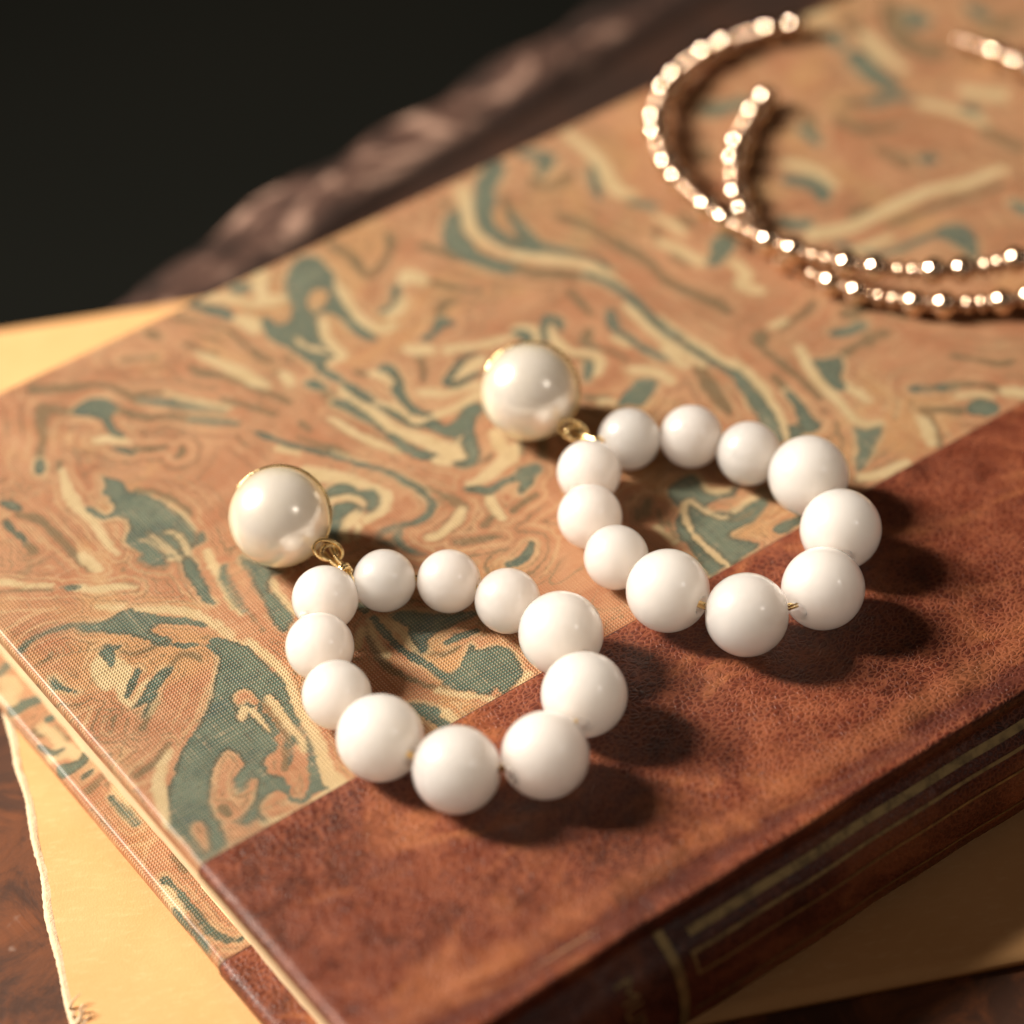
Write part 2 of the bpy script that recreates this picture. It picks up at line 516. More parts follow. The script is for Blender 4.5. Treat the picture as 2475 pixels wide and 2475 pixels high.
# ------------------------------------------------------------------ the marbled pattern
# colour (G green, C cream, O olive, S bare ground), p patch or s stroke, then x,y[,width] in cm on the cover
PERIOD_A, PERIOD_B = 1.15, 1.16
MARBLE = """
Os -3.58,5.7,0.135 -3.38,5.56,0.126 -3.16,5.4,0.116 -2.93,5.32,0.087 -2.75,5.13,0.077 -2.67,4.91,0.087 -2.59,4.66,0.086
Gs -2.56,4.65,0.096 -2.38,4.46,0.134 -2.21,4.26,0.115 -2.04,4.06,0.086 -1.81,3.81,0.034
Os -2.5,4.74,0.077 -2.24,4.59,0.077
Cs -2.23,4.57,0.035 -2.03,4.23,0.058 -1.88,4,0.086 -1.71,3.81,0.034
Os -3.67,5.28,0.153 -3.82,5.05,0.114 -3.9,4.86,0.086 -4.04,4.66,0.095 -4.16,4.51,0.104
Gs -4.2,4.42,0.132 -4.29,4.28,0.131
Os -3.66,5.27,0.115 -3.48,5.11,0.115 -3.35,4.98,0.134
Gp -3.37,5.01 -3.17,5.08 -3.07,5.08 -2.94,4.98 -2.87,4.83 -2.88,4.66 -3,4.63 -3.06,4.55 -3.1,4.39 -3.08,4.19 -3.2,4.29 -3.19,4.46 -3.17,4.63 -3.23,4.75 -3.38,4.89
Os -2.89,4.65,0.115 -2.77,4.45,0.076 -2.67,4.31,0.067 -2.46,4.16,0.076 -2.29,3.98,0.076
Gs -2.23,3.92,0.076 -2.05,3.73,0.105 -1.93,3.61,0.095 -1.8,3.47,0.038
Cs -3.43,4.35,0.076 -3.28,4.25,0.114 -3.15,4.11,0.095 -3.1,4.05,0.038
Gs -3.32,4.1,0.057 -3.24,3.96,0.113 -3.17,3.86,0.075
Os -3.1,3.91,0.066 -2.98,3.79,0.076 -2.78,3.68,0.038
Os -2.61,3.55,0.038 -2.68,3.45,0.066 -2.78,3.44,0.038
Cs -4.06,4.1,0.066 -4.14,3.89,0.112 -4.22,3.62,0.176 -4.24,3.37,0.129 -4.22,3.09,0.092 -4.26,2.81,0.082 -4.29,2.57,0.064 -4.28,2.37,0.033
Os -4.01,4.27,0.075 -4.09,4.15,0.047
Gp -3.71,3.72 -3.63,3.58 -3.56,3.44 -3.59,3.27 -3.48,3.13 -3.39,2.92 -3.33,2.67 -3.3,2.44 -3.3,2.27 -3.34,2.09 -3.4,1.97 -3.26,2.09 -3.28,1.94 -3.41,1.92 -3.51,1.91 -3.58,1.85 -3.6,1.67 -3.63,1.5 -3.69,1.29 -3.75,1.06 -3.78,0.92 -3.87,1.01 -3.85,1.28 -3.81,1.55 -3.73,1.82 -3.78,1.95 -3.88,1.94 -3.9,1.85 -4.03,1.93 -4.1,2.06 -4.12,2.15 -4.04,2.21 -4.07,2.38 -4.08,2.52 -3.97,2.64 -3.87,2.77 -3.89,2.9 -3.99,2.98 -4.08,3.02 -4.14,3.09 -4.18,3.27 -4.17,3.38 -4.1,3.28 -4.07,3.09 -3.95,3.07 -3.87,3.15 -3.85,3.34 -3.85,3.46 -3.75,3.53
Cs -3.6,2.36,0.046 -3.52,2.24,0.092 -3.53,2.04,0.11 -3.59,1.86,0.073
Cs -3.79,2.47,0.046 -3.75,2.24,0.073 -3.72,2.02,0.082 -3.71,1.84,0.064
Cs -3.93,2.46,0.037 -3.85,2.29,0.055 -3.78,2.09,0.064 -3.78,1.92,0.082
Os -3.49,3.24,0.037 -3.34,3.05,0.056 -3.25,2.84,0.074 -3.2,2.6,0.074 -3.2,2.42,0.055
Cs -3.29,2.73,0.033 -3.28,2.42,0.046 -3.3,2.18,0.037
Gs -4.94,4.04,0.111 -4.87,3.95,0.148 -4.84,3.84,0.093
Os -4.9,3.74,0.074 -4.77,3.58,0.111 -4.71,3.36,0.074 -4.71,3.1,0.092 -4.7,2.84,0.082 -4.71,2.64,0.091 -4.69,2.43,0.109 -4.66,2.35,0.054
Cs -4.63,2.64,0.091 -4.63,2.5,0.136 -4.61,2.34,0.1 -4.59,2.27,0.045
Gs -5.09,3.72,0.092 -5.1,3.55,0.083 -5.06,3.35,0.082 -5.09,3.2,0.073
Os -5.09,3.2,0.091 -5.06,3.06,0.091 -5.15,3.04,0.055 -5.23,3.08,0.027
Cs -5.67,2.85,0.072 -5.45,2.61,0.072 -5.2,2.41,0.045
Os -5.76,2.69,0.027 -5.55,2.59,0.045 -5.24,2.35,0.045
Gs -5.13,2.29,0.036 -5.02,2.23,0.072 -4.95,2.19,0.036
Cs -4.97,2.19,0.072 -4.8,2.02,0.108 -4.59,1.91,0.09 -4.42,1.77,0.054
Cs -3.38,1.75,0.055 -3.45,1.55,0.091 -3.48,1.33,0.108 -3.52,1.16,0.072 -3.57,0.92,0.036
Gs -3.37,1.38,0.036 -3.46,1.22,0.108 -3.5,1.04,0.108 -3.53,0.81,0.072
Gs -6.04,1.69,0.07 -5.85,1.76,0.08 -5.68,1.77,0.071 -5.49,1.71,0.071 -5.35,1.67,0.071
Gp -5.34,1.69 -5.23,1.63 -5.08,1.53 -4.94,1.49 -4.8,1.51 -4.63,1.48 -4.6,1.42 -4.49,1.25 -4.39,1.11 -4.25,0.98 -4.15,0.85 -4.06,0.7 -4.11,0.66 -4.2,0.78 -4.33,0.92 -4.49,1.04 -4.61,1.04 -4.66,1 -4.59,0.87 -4.52,0.75 -4.58,0.72 -4.7,0.79 -4.8,0.97 -4.91,1.14 -5.03,1.24 -5.16,1.39 -5.3,1.48 -5.34,1.59
Cs -4.94,1.76,0.045 -4.84,1.65,0.071 -4.71,1.57,0.045
Cs -4.6,1.42,0.062 -4.43,1.29,0.08 -4.24,1.14,0.107 -4.11,0.97,0.125 -4.02,0.77,0.089 -3.98,0.55,0.053 -3.95,0.31,0.044 -3.85,0.08,0.044
Gs -4.72,0.81,0.088 -4.57,0.67,0.071 -4.44,0.54,0.07 -4.3,0.44,0.053 -4.21,0.36,0.07
Os -5.11,0.99,0.035 -5.05,0.85,0.07 -4.92,0.78,0.07 -4.75,0.75,0.07
Cp -5.43,0.99 -5.35,0.98 -5.34,0.81 -5.33,0.75 -5.22,0.87 -5.17,0.78 -5.18,0.58 -5.33,0.39 -5.42,0.3 -5.44,0.16 -5.33,0.23 -5.12,0.36 -5.08,0.35 -5.26,0.22 -5.47,0.11 -5.5,0.31 -5.43,0.52 -5.56,0.51 -5.59,0.66 -5.54,0.86
Gp -5.3,1.09 -5.19,1.12 -5.05,1.03 -5.1,0.98 -5.16,0.99 -5.26,0.83 -5.34,0.76 -5.32,0.88 -5.33,0.99
Gs -5.11,0.53,0.096 -5.23,0.44,0.078 -5.35,0.33,0.069 -5.43,0.27,0.052
Gp -4.85,0.4 -4.74,0.34 -4.89,0.25 -5.06,0.15 -5.16,0.04 -5.35,-0.11 -5.49,-0.16 -5.36,-0.03 -5.28,0.04 -5.4,0.05 -5.47,0.07 -5.31,0.16 -5.2,0.23 -5.02,0.35
Os -5.2,-0.03,0.069 -5.34,-0.12,0.069 -5.56,-0.28,0.069
Os -5.68,0.11,0.026 -5.81,-0.03,0.034
Os -4.81,0.37,0.035 -4.59,0.44,0.07 -4.49,0.4,0.088 -4.43,0.32,0.07 -4.44,0.22,0.035
Gs -5.97,1.06,0.044 -6,0.93,0.104 -5.93,0.8,0.061 -5.86,0.69,0.026
Os -6.03,1.35,0.035 -5.86,1.37,0.035 -5.77,1.41,0.018
Gp -4.15,0.45 -4.03,0.36 -3.94,0.24 -3.87,0.07 -3.86,-0.15 -3.85,-0.34 -3.83,-0.56 -3.86,-0.77 -3.96,-0.95 -3.98,-1.09 -4,-1.26 -4.05,-1.42 -4.07,-1.63 -4.14,-1.85 -4.24,-2.07 -4.34,-2.34 -4.43,-2.33 -4.59,-2.31 -4.68,-2.36 -5.2,-2.34 -5.69,-2.36 -6.06,-2.39 -6.04,-2.07 -6.08,-1.72 -5.97,-1.55 -5.8,-1.26 -5.69,-1.15 -5.45,-0.93 -5.3,-0.81 -5.12,-0.7 -4.83,-0.51 -4.65,-0.35 -4.53,-0.21 -4.37,-0.05 -4.25,0.12 -4.23,0.32
Sp -4.45,-0.5 -4.34,-0.43 -4.24,-0.5 -4.22,-0.64 -4.24,-0.78 -4.33,-0.82 -4.35,-0.68 -4.43,-0.66 -4.5,-0.66
Cp -4.52,-0.72 -4.41,-0.68 -4.35,-0.78 -4.34,-0.94 -4.36,-1.1 -4.39,-1.25 -4.41,-1.18 -4.43,-0.97 -4.43,-0.82 -4.53,-0.89 -4.59,-0.85
Sp -4.41,-1.34 -4.33,-1.35 -4.37,-1.57 -4.46,-1.65 -4.5,-1.77 -4.4,-1.7 -4.28,-1.54 -4.2,-1.65 -4.26,-1.8 -4.42,-2.05 -4.54,-2.15 -4.68,-2.04 -4.68,-1.89 -4.76,-1.74 -4.69,-1.57 -4.57,-1.51 -4.48,-1.48
Cs -4.12,-0.74,0.078 -4.12,-0.93,0.112 -4.15,-1.14,0.095 -4.17,-1.32,0.094 -4.18,-1.54,0.102 -4.23,-1.7,0.076
Os -4.22,-0.8,0.078 -4.22,-1,0.095 -4.25,-1.23,0.077 -4.3,-1.47,0.06 -4.46,-1.65,0.059 -4.57,-1.8,0.042
Sp -5.19,-1.27 -4.97,-1.15 -4.9,-1.21 -4.89,-1.43 -5.09,-1.56 -5.19,-1.68 -5.15,-1.79 -4.95,-1.7 -4.93,-1.8 -5.09,-1.96 -5.28,-2.09 -5.5,-2.12 -5.6,-1.96 -5.53,-1.7
Os -5.46,-1.87,0.097 -5.46,-1.95,0.097
Sp -5.6,-2.04 -5.47,-2.06 -5.39,-2.25 -5.24,-2.24 -5.2,-2.39 -5.49,-2.4 -5.67,-2.36 -5.65,-2.2
Sp -5.13,-2.13 -4.97,-2.01 -4.78,-2.07 -4.79,-2.27 -4.66,-2.37 -4.77,-2.4 -5.1,-2.39 -5.16,-2.3
Sp -4.49,-1.9 -4.37,-1.99 -4.47,-2.15 -4.64,-2.3 -4.75,-2.16
Sp -5.9,-1.89 -5.81,-1.84 -5.75,-1.93 -5.8,-2.13 -5.93,-2.3 -5.97,-2.23 -5.95,-2.05
Cs -5.21,-2.32,0.039 -4.97,-2.41,0.039 -4.68,-2.44,0.056 -4.38,-2.39,0.084
Cs -4.18,-2.22,0.112 -4.17,-2.39,0.098
Cs -3.81,0.16,0.053 -3.78,-0.13,0.088 -3.76,-0.43,0.087 -3.81,-0.73,0.104 -3.91,-1.02,0.104 -3.98,-1.32,0.12 -4.02,-1.56,0.137 -4.09,-1.79,0.145 -4.19,-2.05,0.161 -4.26,-2.29,0.202
Os -5.99,-0.86,0.068 -5.81,-0.83,0.102 -5.6,-0.77,0.085 -5.44,-0.67,0.051
Cs -5.46,-0.76,0.051 -5.63,-0.87,0.085 -5.76,-0.99,0.101 -5.89,-1.21,0.126 -5.98,-1.45,0.1 -6.07,-1.67,0.075
Gp -3.09,1.42 -3.06,1.31 -2.96,1.12 -2.88,0.96 -2.83,0.88 -2.97,0.91 -3.07,0.84 -3.13,0.72 -3.14,0.54 -3.15,0.35 -3.16,0.14 -3.29,0.06 -3.38,-0.01 -3.41,0.15 -3.38,0.34 -3.31,0.5 -3.27,0.77 -3.21,0.98 -3.17,1.15 -3.15,1.33
Cs -3.02,0.83,0.036 -3.09,0.64,0.072 -3.11,0.38,0.071 -3.12,0.2,0.053
Cs -3.37,1.75,0.055 -3.44,1.55,0.082 -3.48,1.3,0.099 -3.56,1.06,0.081 -3.62,0.83,0.063 -3.63,0.59,0.045
Gs -3.35,1.39,0.054 -3.45,1.27,0.108 -3.5,1.1,0.108 -3.54,0.93,0.09 -3.57,0.76,0.071 -3.59,0.59,0.036
Os -3.49,1.06,0.022 -3.55,0.56,0.027 -3.57,0.19,0.027
Cs -3.93,0.66,0.044 -3.9,0.36,0.035
Gp -2.24,-0.52 -2.03,-0.59 -1.85,-0.77 -1.65,-0.95 -1.4,-1.08 -1.4,-1.17 -1.64,-1.13 -1.84,-1.12 -2.07,-1.13 -2.22,-1.29 -2.31,-1.22 -2.29,-1.05 -2.18,-0.85 -2.2,-0.69
Gs -2.41,-0.15,0.095 -2.42,-0.29,0.094
Gs -2.4,-0.45,0.079 -2.44,-0.75,0.094 -2.44,-1.03,0.078 -2.39,-1.3,0.093 -2.33,-1.53,0.093 -2.29,-1.75,0.123
Cs -2.33,-0.5,0.038 -2.27,-0.79,0.069 -2.29,-1.05,0.081 -2.31,-1.22,0.056
Gp -2.27,-1.72 -2.1,-1.76 -1.88,-1.6 -1.73,-1.53 -1.75,-1.65 -1.65,-1.69 -1.52,-1.7 -1.43,-1.86 -1.46,-2.12 -1.54,-2.29 -1.74,-2.36 -1.91,-2.41 -1.91,-2.27 -2.1,-2.35 -2.14,-2.23 -2.16,-2.12 -2.29,-2.03 -2.37,-1.82
Gs -1.94,-1.32,0.093 -1.82,-1.32,0.125 -1.66,-1.35,0.062 -1.56,-1.38,0.062
Os -2.22,-1.34,0.031 -2.07,-1.45,0.037 -1.88,-1.46,0.031
Os -2.57,-0.55,0.078 -2.69,-0.93,0.124 -2.73,-1.22,0.093 -2.65,-1.47,0.062 -2.52,-1.76,0.061 -2.39,-1.9,0.061
Cs -2.84,-0.72,0.078 -2.62,-0.51,0.063
Cs -2.46,-0.45,0.044 -2.58,-0.73,0.05 -2.63,-1.07,0.043
Cs -2.48,-1.88,0.055 -2.33,-2.08,0.055 -2.17,-2.23,0.067 -2.07,-2.36,0.055
Gs -2.88,-1.89,0.091 -2.77,-2.06,0.183 -2.73,-2.23,0.213 -2.73,-2.36,0.121
Cs -2.62,-2.22,0.122 -2.62,-2.35,0.121
Cs -1.5,-2.31,0.086 -1.65,-2.38,0.061
Gs -0.35,5.77,0.22 -0.27,5.74,0.22
Gs -1.02,5.89,0.11 -0.9,5.69,0.169 -0.78,5.49,0.208 -0.75,5.37,0.149
Cs -0.85,5.89,0.08 -0.7,5.81,0.16 -0.52,5.6,0.14 -0.35,5.39,0.139 -0.11,5.28,0.219 0.04,5.19,0.12
Cs 0.05,5.81,0.221 -0.1,5.61,0.18 -0.19,5.38,0.14
Cs -0.67,5.21,0.178 -0.59,5.04,0.257 -0.65,4.89,0.118
Gp 0.25,5.48 0.5,5.73 0.71,5.8 0.87,5.71 0.89,5.46 0.82,5.14 0.69,4.96 0.59,4.62 0.55,4.38 0.56,4.11 0.56,3.87 0.5,3.79 0.44,3.97 0.42,4.25 0.4,4.5 0.3,4.62 0.2,4.63 0.08,4.48 -0.04,4.18 -0.05,3.92 -0.08,3.81 -0.23,3.8 -0.33,3.68 -0.3,3.49 -0.25,3.2 -0.19,2.87 -0.18,2.8 -0.22,2.73 -0.33,2.97 -0.33,3.26 -0.39,3.6 -0.43,3.96 -0.46,4.28 -0.53,4.49 -0.56,4.72 -0.44,5.03 -0.36,5.03 -0.34,4.84 -0.22,4.77 -0.07,4.84 0.06,5.01 0.08,5.16 0.15,5.31
Sp 0.26,4.99 0.45,5.12 0.58,5.04 0.58,4.91 0.42,4.79 0.2,4.69 0.17,4.82
Sp -0.25,5.08 -0.07,5.18 0.04,5.16 0.03,4.99 -0.1,4.83 -0.25,4.79 -0.29,4.91
Cs -0.29,4.41,0.088 -0.29,4.24,0.108 -0.2,4.07,0.108 -0.1,3.93,0.068
Cs 0.77,5.04,0.08 0.68,4.69,0.129 0.59,4.32,0.129 0.61,3.94,0.108
Cs 0.22,4.51,0.089 0.06,4.26,0.118 0.01,4.01,0.147 -0.01,3.76,0.146 -0.21,3.75,0.068
Cs -1.5,4.99,0.059 -1.41,4.75,0.127 -1.32,4.52,0.165 -1.23,4.25,0.194 -1.18,4.02,0.174 -1.11,3.87,0.087
Os -1.71,4.79,0.097 -1.65,4.63,0.116 -1.48,4.42,0.087 -1.35,4.16,0.068 -1.25,3.85,0.067 -1.12,3.59,0.096 -1.07,3.42,0.048
Os -1.51,5.26,0.049 -1.41,5.01,0.049 -1.3,4.8,0.059
Os -1.45,5.91,0.03 -1.18,5.53,0.049 -0.92,5.13,0.059 -0.9,4.85,0.049 -0.88,4.57,0.078 -0.87,4.4,0.117 -0.83,4.24,0.058
Os -1.77,5.73,0.118 -1.74,5.61,0.118
Cs -0.83,3.75,0.164 -0.81,3.96,0.078
Gs -0.65,3.57,0.097 -0.61,3.51,0.154 -0.54,3.37,0.087
Os -2.3,5.45,0.098 -2.13,5.35,0.059 -1.96,5.25,0.059
Os -1.71,3.99,0.058 -1.58,3.79,0.067 -1.44,3.56,0.077 -1.34,3.35,0.076
Gs -1.71,3.2,0.057 -1.66,3.07,0.095 -1.58,2.89,0.066 -1.44,2.66,0.066 -1.29,2.44,0.066 -1.15,2.21,0.075 -1.02,1.96,0.075 -0.92,1.73,0.075
Cs -1.66,2.77,0.075 -1.51,2.55,0.056
Os -1.32,2.75,0.038 -1.22,2.54,0.057 -1.08,2.31,0.075 -1.02,2.11,0.038
Os -1.16,2.99,0.076 -1.15,2.8,0.057
Gs -0.54,3.01,0.115 -0.52,2.93,0.172 -0.48,2.75,0.134 -0.42,2.45,0.114
Os -0.59,3.3,0.077 -0.55,3.12,0.058
Cs -0.37,3.23,0.077 -0.37,3.04,0.125 -0.35,2.8,0.144 -0.32,2.59,0.143
Gs -0.28,3.13,0.077 -0.26,2.95,0.115 -0.21,2.76,0.115
Cs -0.79,2.77,0.057 -0.74,2.42,0.076 -0.66,2.2,0.085
Gs -0.38,3.71,0.136 -0.33,3.51,0.135 -0.29,3.28,0.116 -0.25,3.03,0.154 -0.21,2.83,0.115 -0.17,2.65,0.096 -0.14,2.46,0.095 -0.09,2.27,0.133 -0.04,2.08,0.133
Gp -0,2.14 0.13,2.04 0.25,1.97 0.27,1.83 0.36,1.79 0.53,1.85 0.69,1.94 0.87,1.9 0.85,1.79 0.79,1.71 0.65,1.66 0.54,1.53 0.42,1.31 0.31,1.1 0.18,0.98 0.06,0.99 -0.07,1.09 -0.05,1.19 0.07,1.13 0.18,1.23 0.23,1.4 0.19,1.58 0.09,1.78 0.02,1.94 -0.07,2.04
Gs -0.58,3.03,0.144 -0.5,2.96,0.144 -0.44,2.76,0.115 -0.41,2.48,0.114 -0.39,2.22,0.114 -0.38,1.97,0.132 -0.35,1.73,0.16 -0.28,1.52,0.16 -0.16,1.43,0.066
Cs -0.4,3.17,0.087 -0.37,2.89,0.125 -0.32,2.57,0.143 -0.31,2.22,0.161 -0.23,1.98,0.161 -0.1,1.75,0.208 -0.01,1.5,0.226 0.05,1.3,0.225 0.11,1.19,0.131
Cs 0.18,1.41,0.104 0.32,1.51,0.034
Cs -0.2,1.37,0.103 -0.11,1.21,0.103
Cs -0.17,2.71,0.073 -0.05,2.52,0.086 -0.01,2.3,0.086 0.02,2.09,0.095 0.18,2.06,0.086 0.37,2.03,0.105 0.57,2,0.105 0.81,2.01,0.105 0.97,2.01,0.106
Gs 0.3,3.21,0.165 0.34,3.11,0.136 0.29,2.89,0.145 0.18,2.72,0.163 0.14,2.56,0.144 0.12,2.36,0.134 0.15,2.21,0.124 0.25,2.1,0.057
Cs 0.11,3.23,0.087 0.18,3.04,0.106 0.23,2.9,0.068
Os -0.04,3.37,0.097 0.04,3.25,0.077
Os 0.78,3.09,0.097 0.68,2.87,0.078 0.54,2.67,0.058
Cs 0.78,3.33,0.137 0.96,3.15,0.166
Gs 0.73,2.45,0.058 0.85,2.52,0.135 1,2.59,0.116 1.19,2.71,0.087 1.36,2.72,0.058 1.44,2.65,0.039
Gs 0.77,2.39,0.096 0.93,2.36,0.125 1.14,2.36,0.106 1.25,2.34,0.058
Cs 0.91,2.47,0.068 1.14,2.52,0.174 1.35,2.55,0.155 1.45,2.6,0.068
Cs 1.16,2.99,0.107 1.34,2.92,0.107 1.56,2.81,0.088 1.81,2.75,0.078 2.01,2.66,0.078
Cs 0.39,2.52,0.106 0.51,2.4,0.125 0.66,2.29,0.086 0.85,2.26,0.106 1.05,2.2,0.125
Gs 1.15,3.36,0.118 1.06,3.34,0.078
Gs -1.51,2.73,0.076 -1.36,2.52,0.085 -1.22,2.28,0.085 -1.12,2.08,0.056 -0.99,1.86,0.056 -0.85,1.67,0.075 -0.77,1.45,0.084 -0.72,1.23,0.093 -0.67,1.05,0.093 -0.68,0.84,0.092 -0.72,0.7,0.101 -0.85,0.6,0.092 -1.02,0.58,0.092 -1.18,0.63,0.092 -1.35,0.67,0.092 -1.49,0.69,0.082 -1.57,0.66,0.055 -1.58,0.56,0.055 -1.51,0.44,0.055
Gs -1.27,0.61,0.073 -1.38,0.52,0.091 -1.43,0.41,0.091 -1.41,0.25,0.073 -1.35,0.12,0.064 -1.28,0.05,0.036
Cs -1.17,2.27,0.041 -1.03,2.04,0.041 -0.93,1.84,0.034
Os -1.35,2.79,0.038 -1.25,2.59,0.057 -1.18,2.34,0.075
Os -0.57,1,0.056 -0.51,0.8,0.065 -0.45,0.61,0.074 -0.44,0.46,0.074 -0.43,0.39,0.028
Cs -0.47,0.42,0.083 -0.6,0.32,0.101 -0.78,0.26,0.082 -0.98,0.23,0.1 -1.09,0.26,0.082
Os -0.87,0.01,0.055 -0.72,-0.09,0.064 -0.53,-0.18,0.046 -0.36,-0.27,0.027
Cs -1.61,2.23,0.112 -1.52,2.04,0.224 -1.36,1.85,0.187 -1.23,1.63,0.14 -1.12,1.45,0.102 -1.07,1.24,0.139 -1.15,1.09,0.139 -1.33,1,0.101 -1.51,1,0.101
Gp -1.66,1.72 -1.53,1.77 -1.36,1.73 -1.31,1.63 -1.26,1.47 -1.14,1.41 -1.12,1.31 -1.18,1.18 -1.27,1.1 -1.41,1.09 -1.43,1.14 -1.34,1.24 -1.35,1.4 -1.43,1.51 -1.59,1.56 -1.71,1.56
Cs -1.67,1.56,0.102 -1.5,1.52,0.083 -1.39,1.4,0.083 -1.37,1.26,0.052
Gp -1.72,1.45 -1.56,1.44 -1.47,1.37 -1.43,1.22 -1.47,1.17 -1.6,1.21 -1.75,1.15 -1.89,1.03 -1.99,0.88 -2.06,0.93 -2.09,1.02 -1.94,1.19 -1.81,1.32
Cs -1.55,1.17,0.138 -1.73,1.1,0.156 -1.88,0.99,0.101 -1.91,0.87,0.064
Cs -1.63,1,0.064 -1.78,0.83,0.051
Cs -0.82,2.81,0.053 -0.75,2.53,0.072 -0.7,2.28,0.085 -0.62,2.06,0.085 -0.52,1.86,0.072 -0.45,1.78,0.047
Gs -0.2,0.68,0.056 -0.1,0.6,0.13 0,0.49,0.148 0.23,0.5,0.112 0.41,0.47,0.112 0.57,0.47,0.186 0.69,0.44,0.187
Gs 0.46,0.29,0.149 0.29,0.21,0.056
Cs -0.07,0.37,0.102 -0.13,0.18,0.101 -0.16,0,0.083
Os 0.02,0.01,0.074 0.23,0.05,0.074 0.43,0.07,0.074
Os -0.19,0.09,0.046 -0.4,0.02,0.027
Cs 0.69,1.29,0.142 0.6,1.05,0.169 0.56,0.84,0.225 0.29,0.75,0.168 0.02,0.71,0.14 -0.12,0.74,0.084
Os 0.43,1,0.066 0.33,0.96,0.052 0.22,0.98,0.028
Cs 0.74,0.94,0.113 0.56,0.78,0.169
Os 0.85,0.95,0.075 0.73,0.8,0.094
Gs -0.14,-0.59,0.073 -0.26,-0.69,0.109 -0.44,-0.75,0.108 -0.59,-0.72,0.09
Gs 4.02,5.8,0.272 3.79,5.64,0.313 3.61,5.49,0.291 3.4,5.21,0.289 3.16,4.88,0.256 3.11,4.63,0.225 3.14,4.4,0.214 3.21,4.2,0.193 3.31,4.01,0.142 3.5,3.86,0.122 3.61,3.7,0.121 3.76,3.52,0.101
Gs 4.51,5.8,0.168 4.64,5.66,0.252 4.72,5.52,0.231 4.56,5.38,0.199 4.43,5.29,0.125
Os 4.35,5.28,0.125 4.15,5.13,0.125
Os 3.7,5.16,0.103 3.58,4.91,0.103 3.51,4.61,0.143
Gs 3.54,4.8,0.103 3.48,4.56,0.143 3.44,4.3,0.163 3.42,4.03,0.142
Sp 3.38,5 3.47,4.97 3.45,4.73 3.37,4.53 3.28,4.53 3.26,4.69 3.29,4.85
Gp 2.75,5.28 2.93,5.35 3.05,5.37 3,5.23 2.81,4.94 2.76,4.69 2.72,4.43 2.76,4.19 2.89,3.98 3,3.83 2.87,3.69 2.73,3.76 2.63,3.91 2.53,4.13 2.45,4.33 2.41,4.57 2.4,4.8 2.53,5.01
Os 2.93,3.74,0.171 3.05,3.55,0.171 3.26,3.38,0.171 3.47,3.14,0.15
Os 2.97,5.62,0.103 2.96,5.48,0.103
Os 2.18,4.97,0.142 2.28,4.78,0.142 2.36,4.5,0.101
Cs 3.35,5.69,0.145 3.22,5.42,0.196 3.07,5.17,0.195 2.94,4.91,0.194 2.9,4.65,0.132 2.94,4.34,0.071 3.02,4.09,0.071 3.18,3.86,0.111 3.35,3.66,0.131 3.64,3.36,0.151
Os 1.94,5.47,0.122 1.86,5.29,0.142 1.7,5.13,0.081 1.43,4.95,0.121 1.19,4.93,0.1 1.27,5.36,0.162 1.22,5.64,0.163 1.2,5.8,0.122
Cs 1.51,4.51,0.12 1.64,4.58,0.241 1.73,4.4,0.18
Gs 1.36,4.45,0.12 1.24,4.31,0.11 1.09,4.18,0.109 0.93,4.2,0.109
Cs 1.29,4.2,0.129 1.1,4.08,0.159 0.95,4.05,0.119
Os 1.84,4.25,0.12 1.98,4,0.1 2.22,3.74,0.08
Cs 0.75,4.89,0.11 0.66,4.66,0.159 0.6,4.36,0.158 0.62,4.08,0.148 0.71,3.88,0.177 0.89,3.87,0.108
Gs 0.53,4.72,0.159 0.5,4.51,0.159 0.46,4.24,0.138 0.45,4.01,0.118 0.5,3.84,0.118 0.55,3.77,0.059
Os 1.82,3.78,0.119 1.65,3.78,0.119 1.5,3.66,0.119
Gs 1.44,3.54,0.148 1.51,3.41,0.128
Gs 1.42,3.49,0.158 1.32,3.43,0.138 1.17,3.38,0.118 1.06,3.37,0.098
Gs 2.61,2.73,0.118 2.45,2.58,0.118 2.29,2.34,0.098
Gs 2.63,2.71,0.118 2.67,2.58,0.118 2.6,2.43,0.098
Cs 2.5,2.51,0.088 2.4,2.32,0.108 2.37,2.08,0.088 2.5,1.88,0.074
Cs 2.14,2.79,0.108 2.31,2.62,0.108 2.21,2.43,0.108
Gs 2.07,2.75,0.079 2.15,2.61,0.177 2.1,2.49,0.117
Cs 1.86,2.71,0.088 1.61,2.77,0.098 1.38,2.88,0.098 1.18,3.01,0.098
Cs 0.8,3.27,0.176 0.96,3.15,0.146
Cs 5.29,5.77,0.127 5.29,5.46,0.158 5.27,5.13,0.179 5.2,4.84,0.178 5.09,4.55,0.198 5.04,4.25,0.197 5.17,4.12,0.114
Gs 5.07,4.94,0.094 4.92,4.68,0.135 4.81,4.47,0.135 4.76,4.33,0.083
Gs 5,3.99,0.124 5.13,3.85,0.155 5.2,3.72,0.154
Os 4.22,5.16,0.125 4.41,4.94,0.166 4.77,5.02,0.125
Os 4.04,4.34,0.144 4.14,4.11,0.164 4.22,3.84,0.143 4.28,3.57,0.112 4.34,3.27,0.162 4.37,2.97,0.161 4.39,2.71,0.141 4.34,2.37,0.14 4.41,2.04,0.159 4.49,1.73,0.179 4.57,1.53,0.198 4.58,1.32,0.118
Cs 5.11,3.5,0.113 5.16,3.25,0.153 5.16,2.99,0.112
Os 5.36,3.27,0.164 5.37,3.08,0.163
Os 4.87,3.26,0.102 4.88,3.21,0.102
Cs 4.79,2.99,0.162 4.89,2.77,0.152 4.92,2.54,0.151 4.96,2.36,0.181
Os 4.73,2.66,0.101 4.78,2.44,0.08
Gs 5.48,2.42,0.243 5.27,2.33,0.242 5.08,2.24,0.181
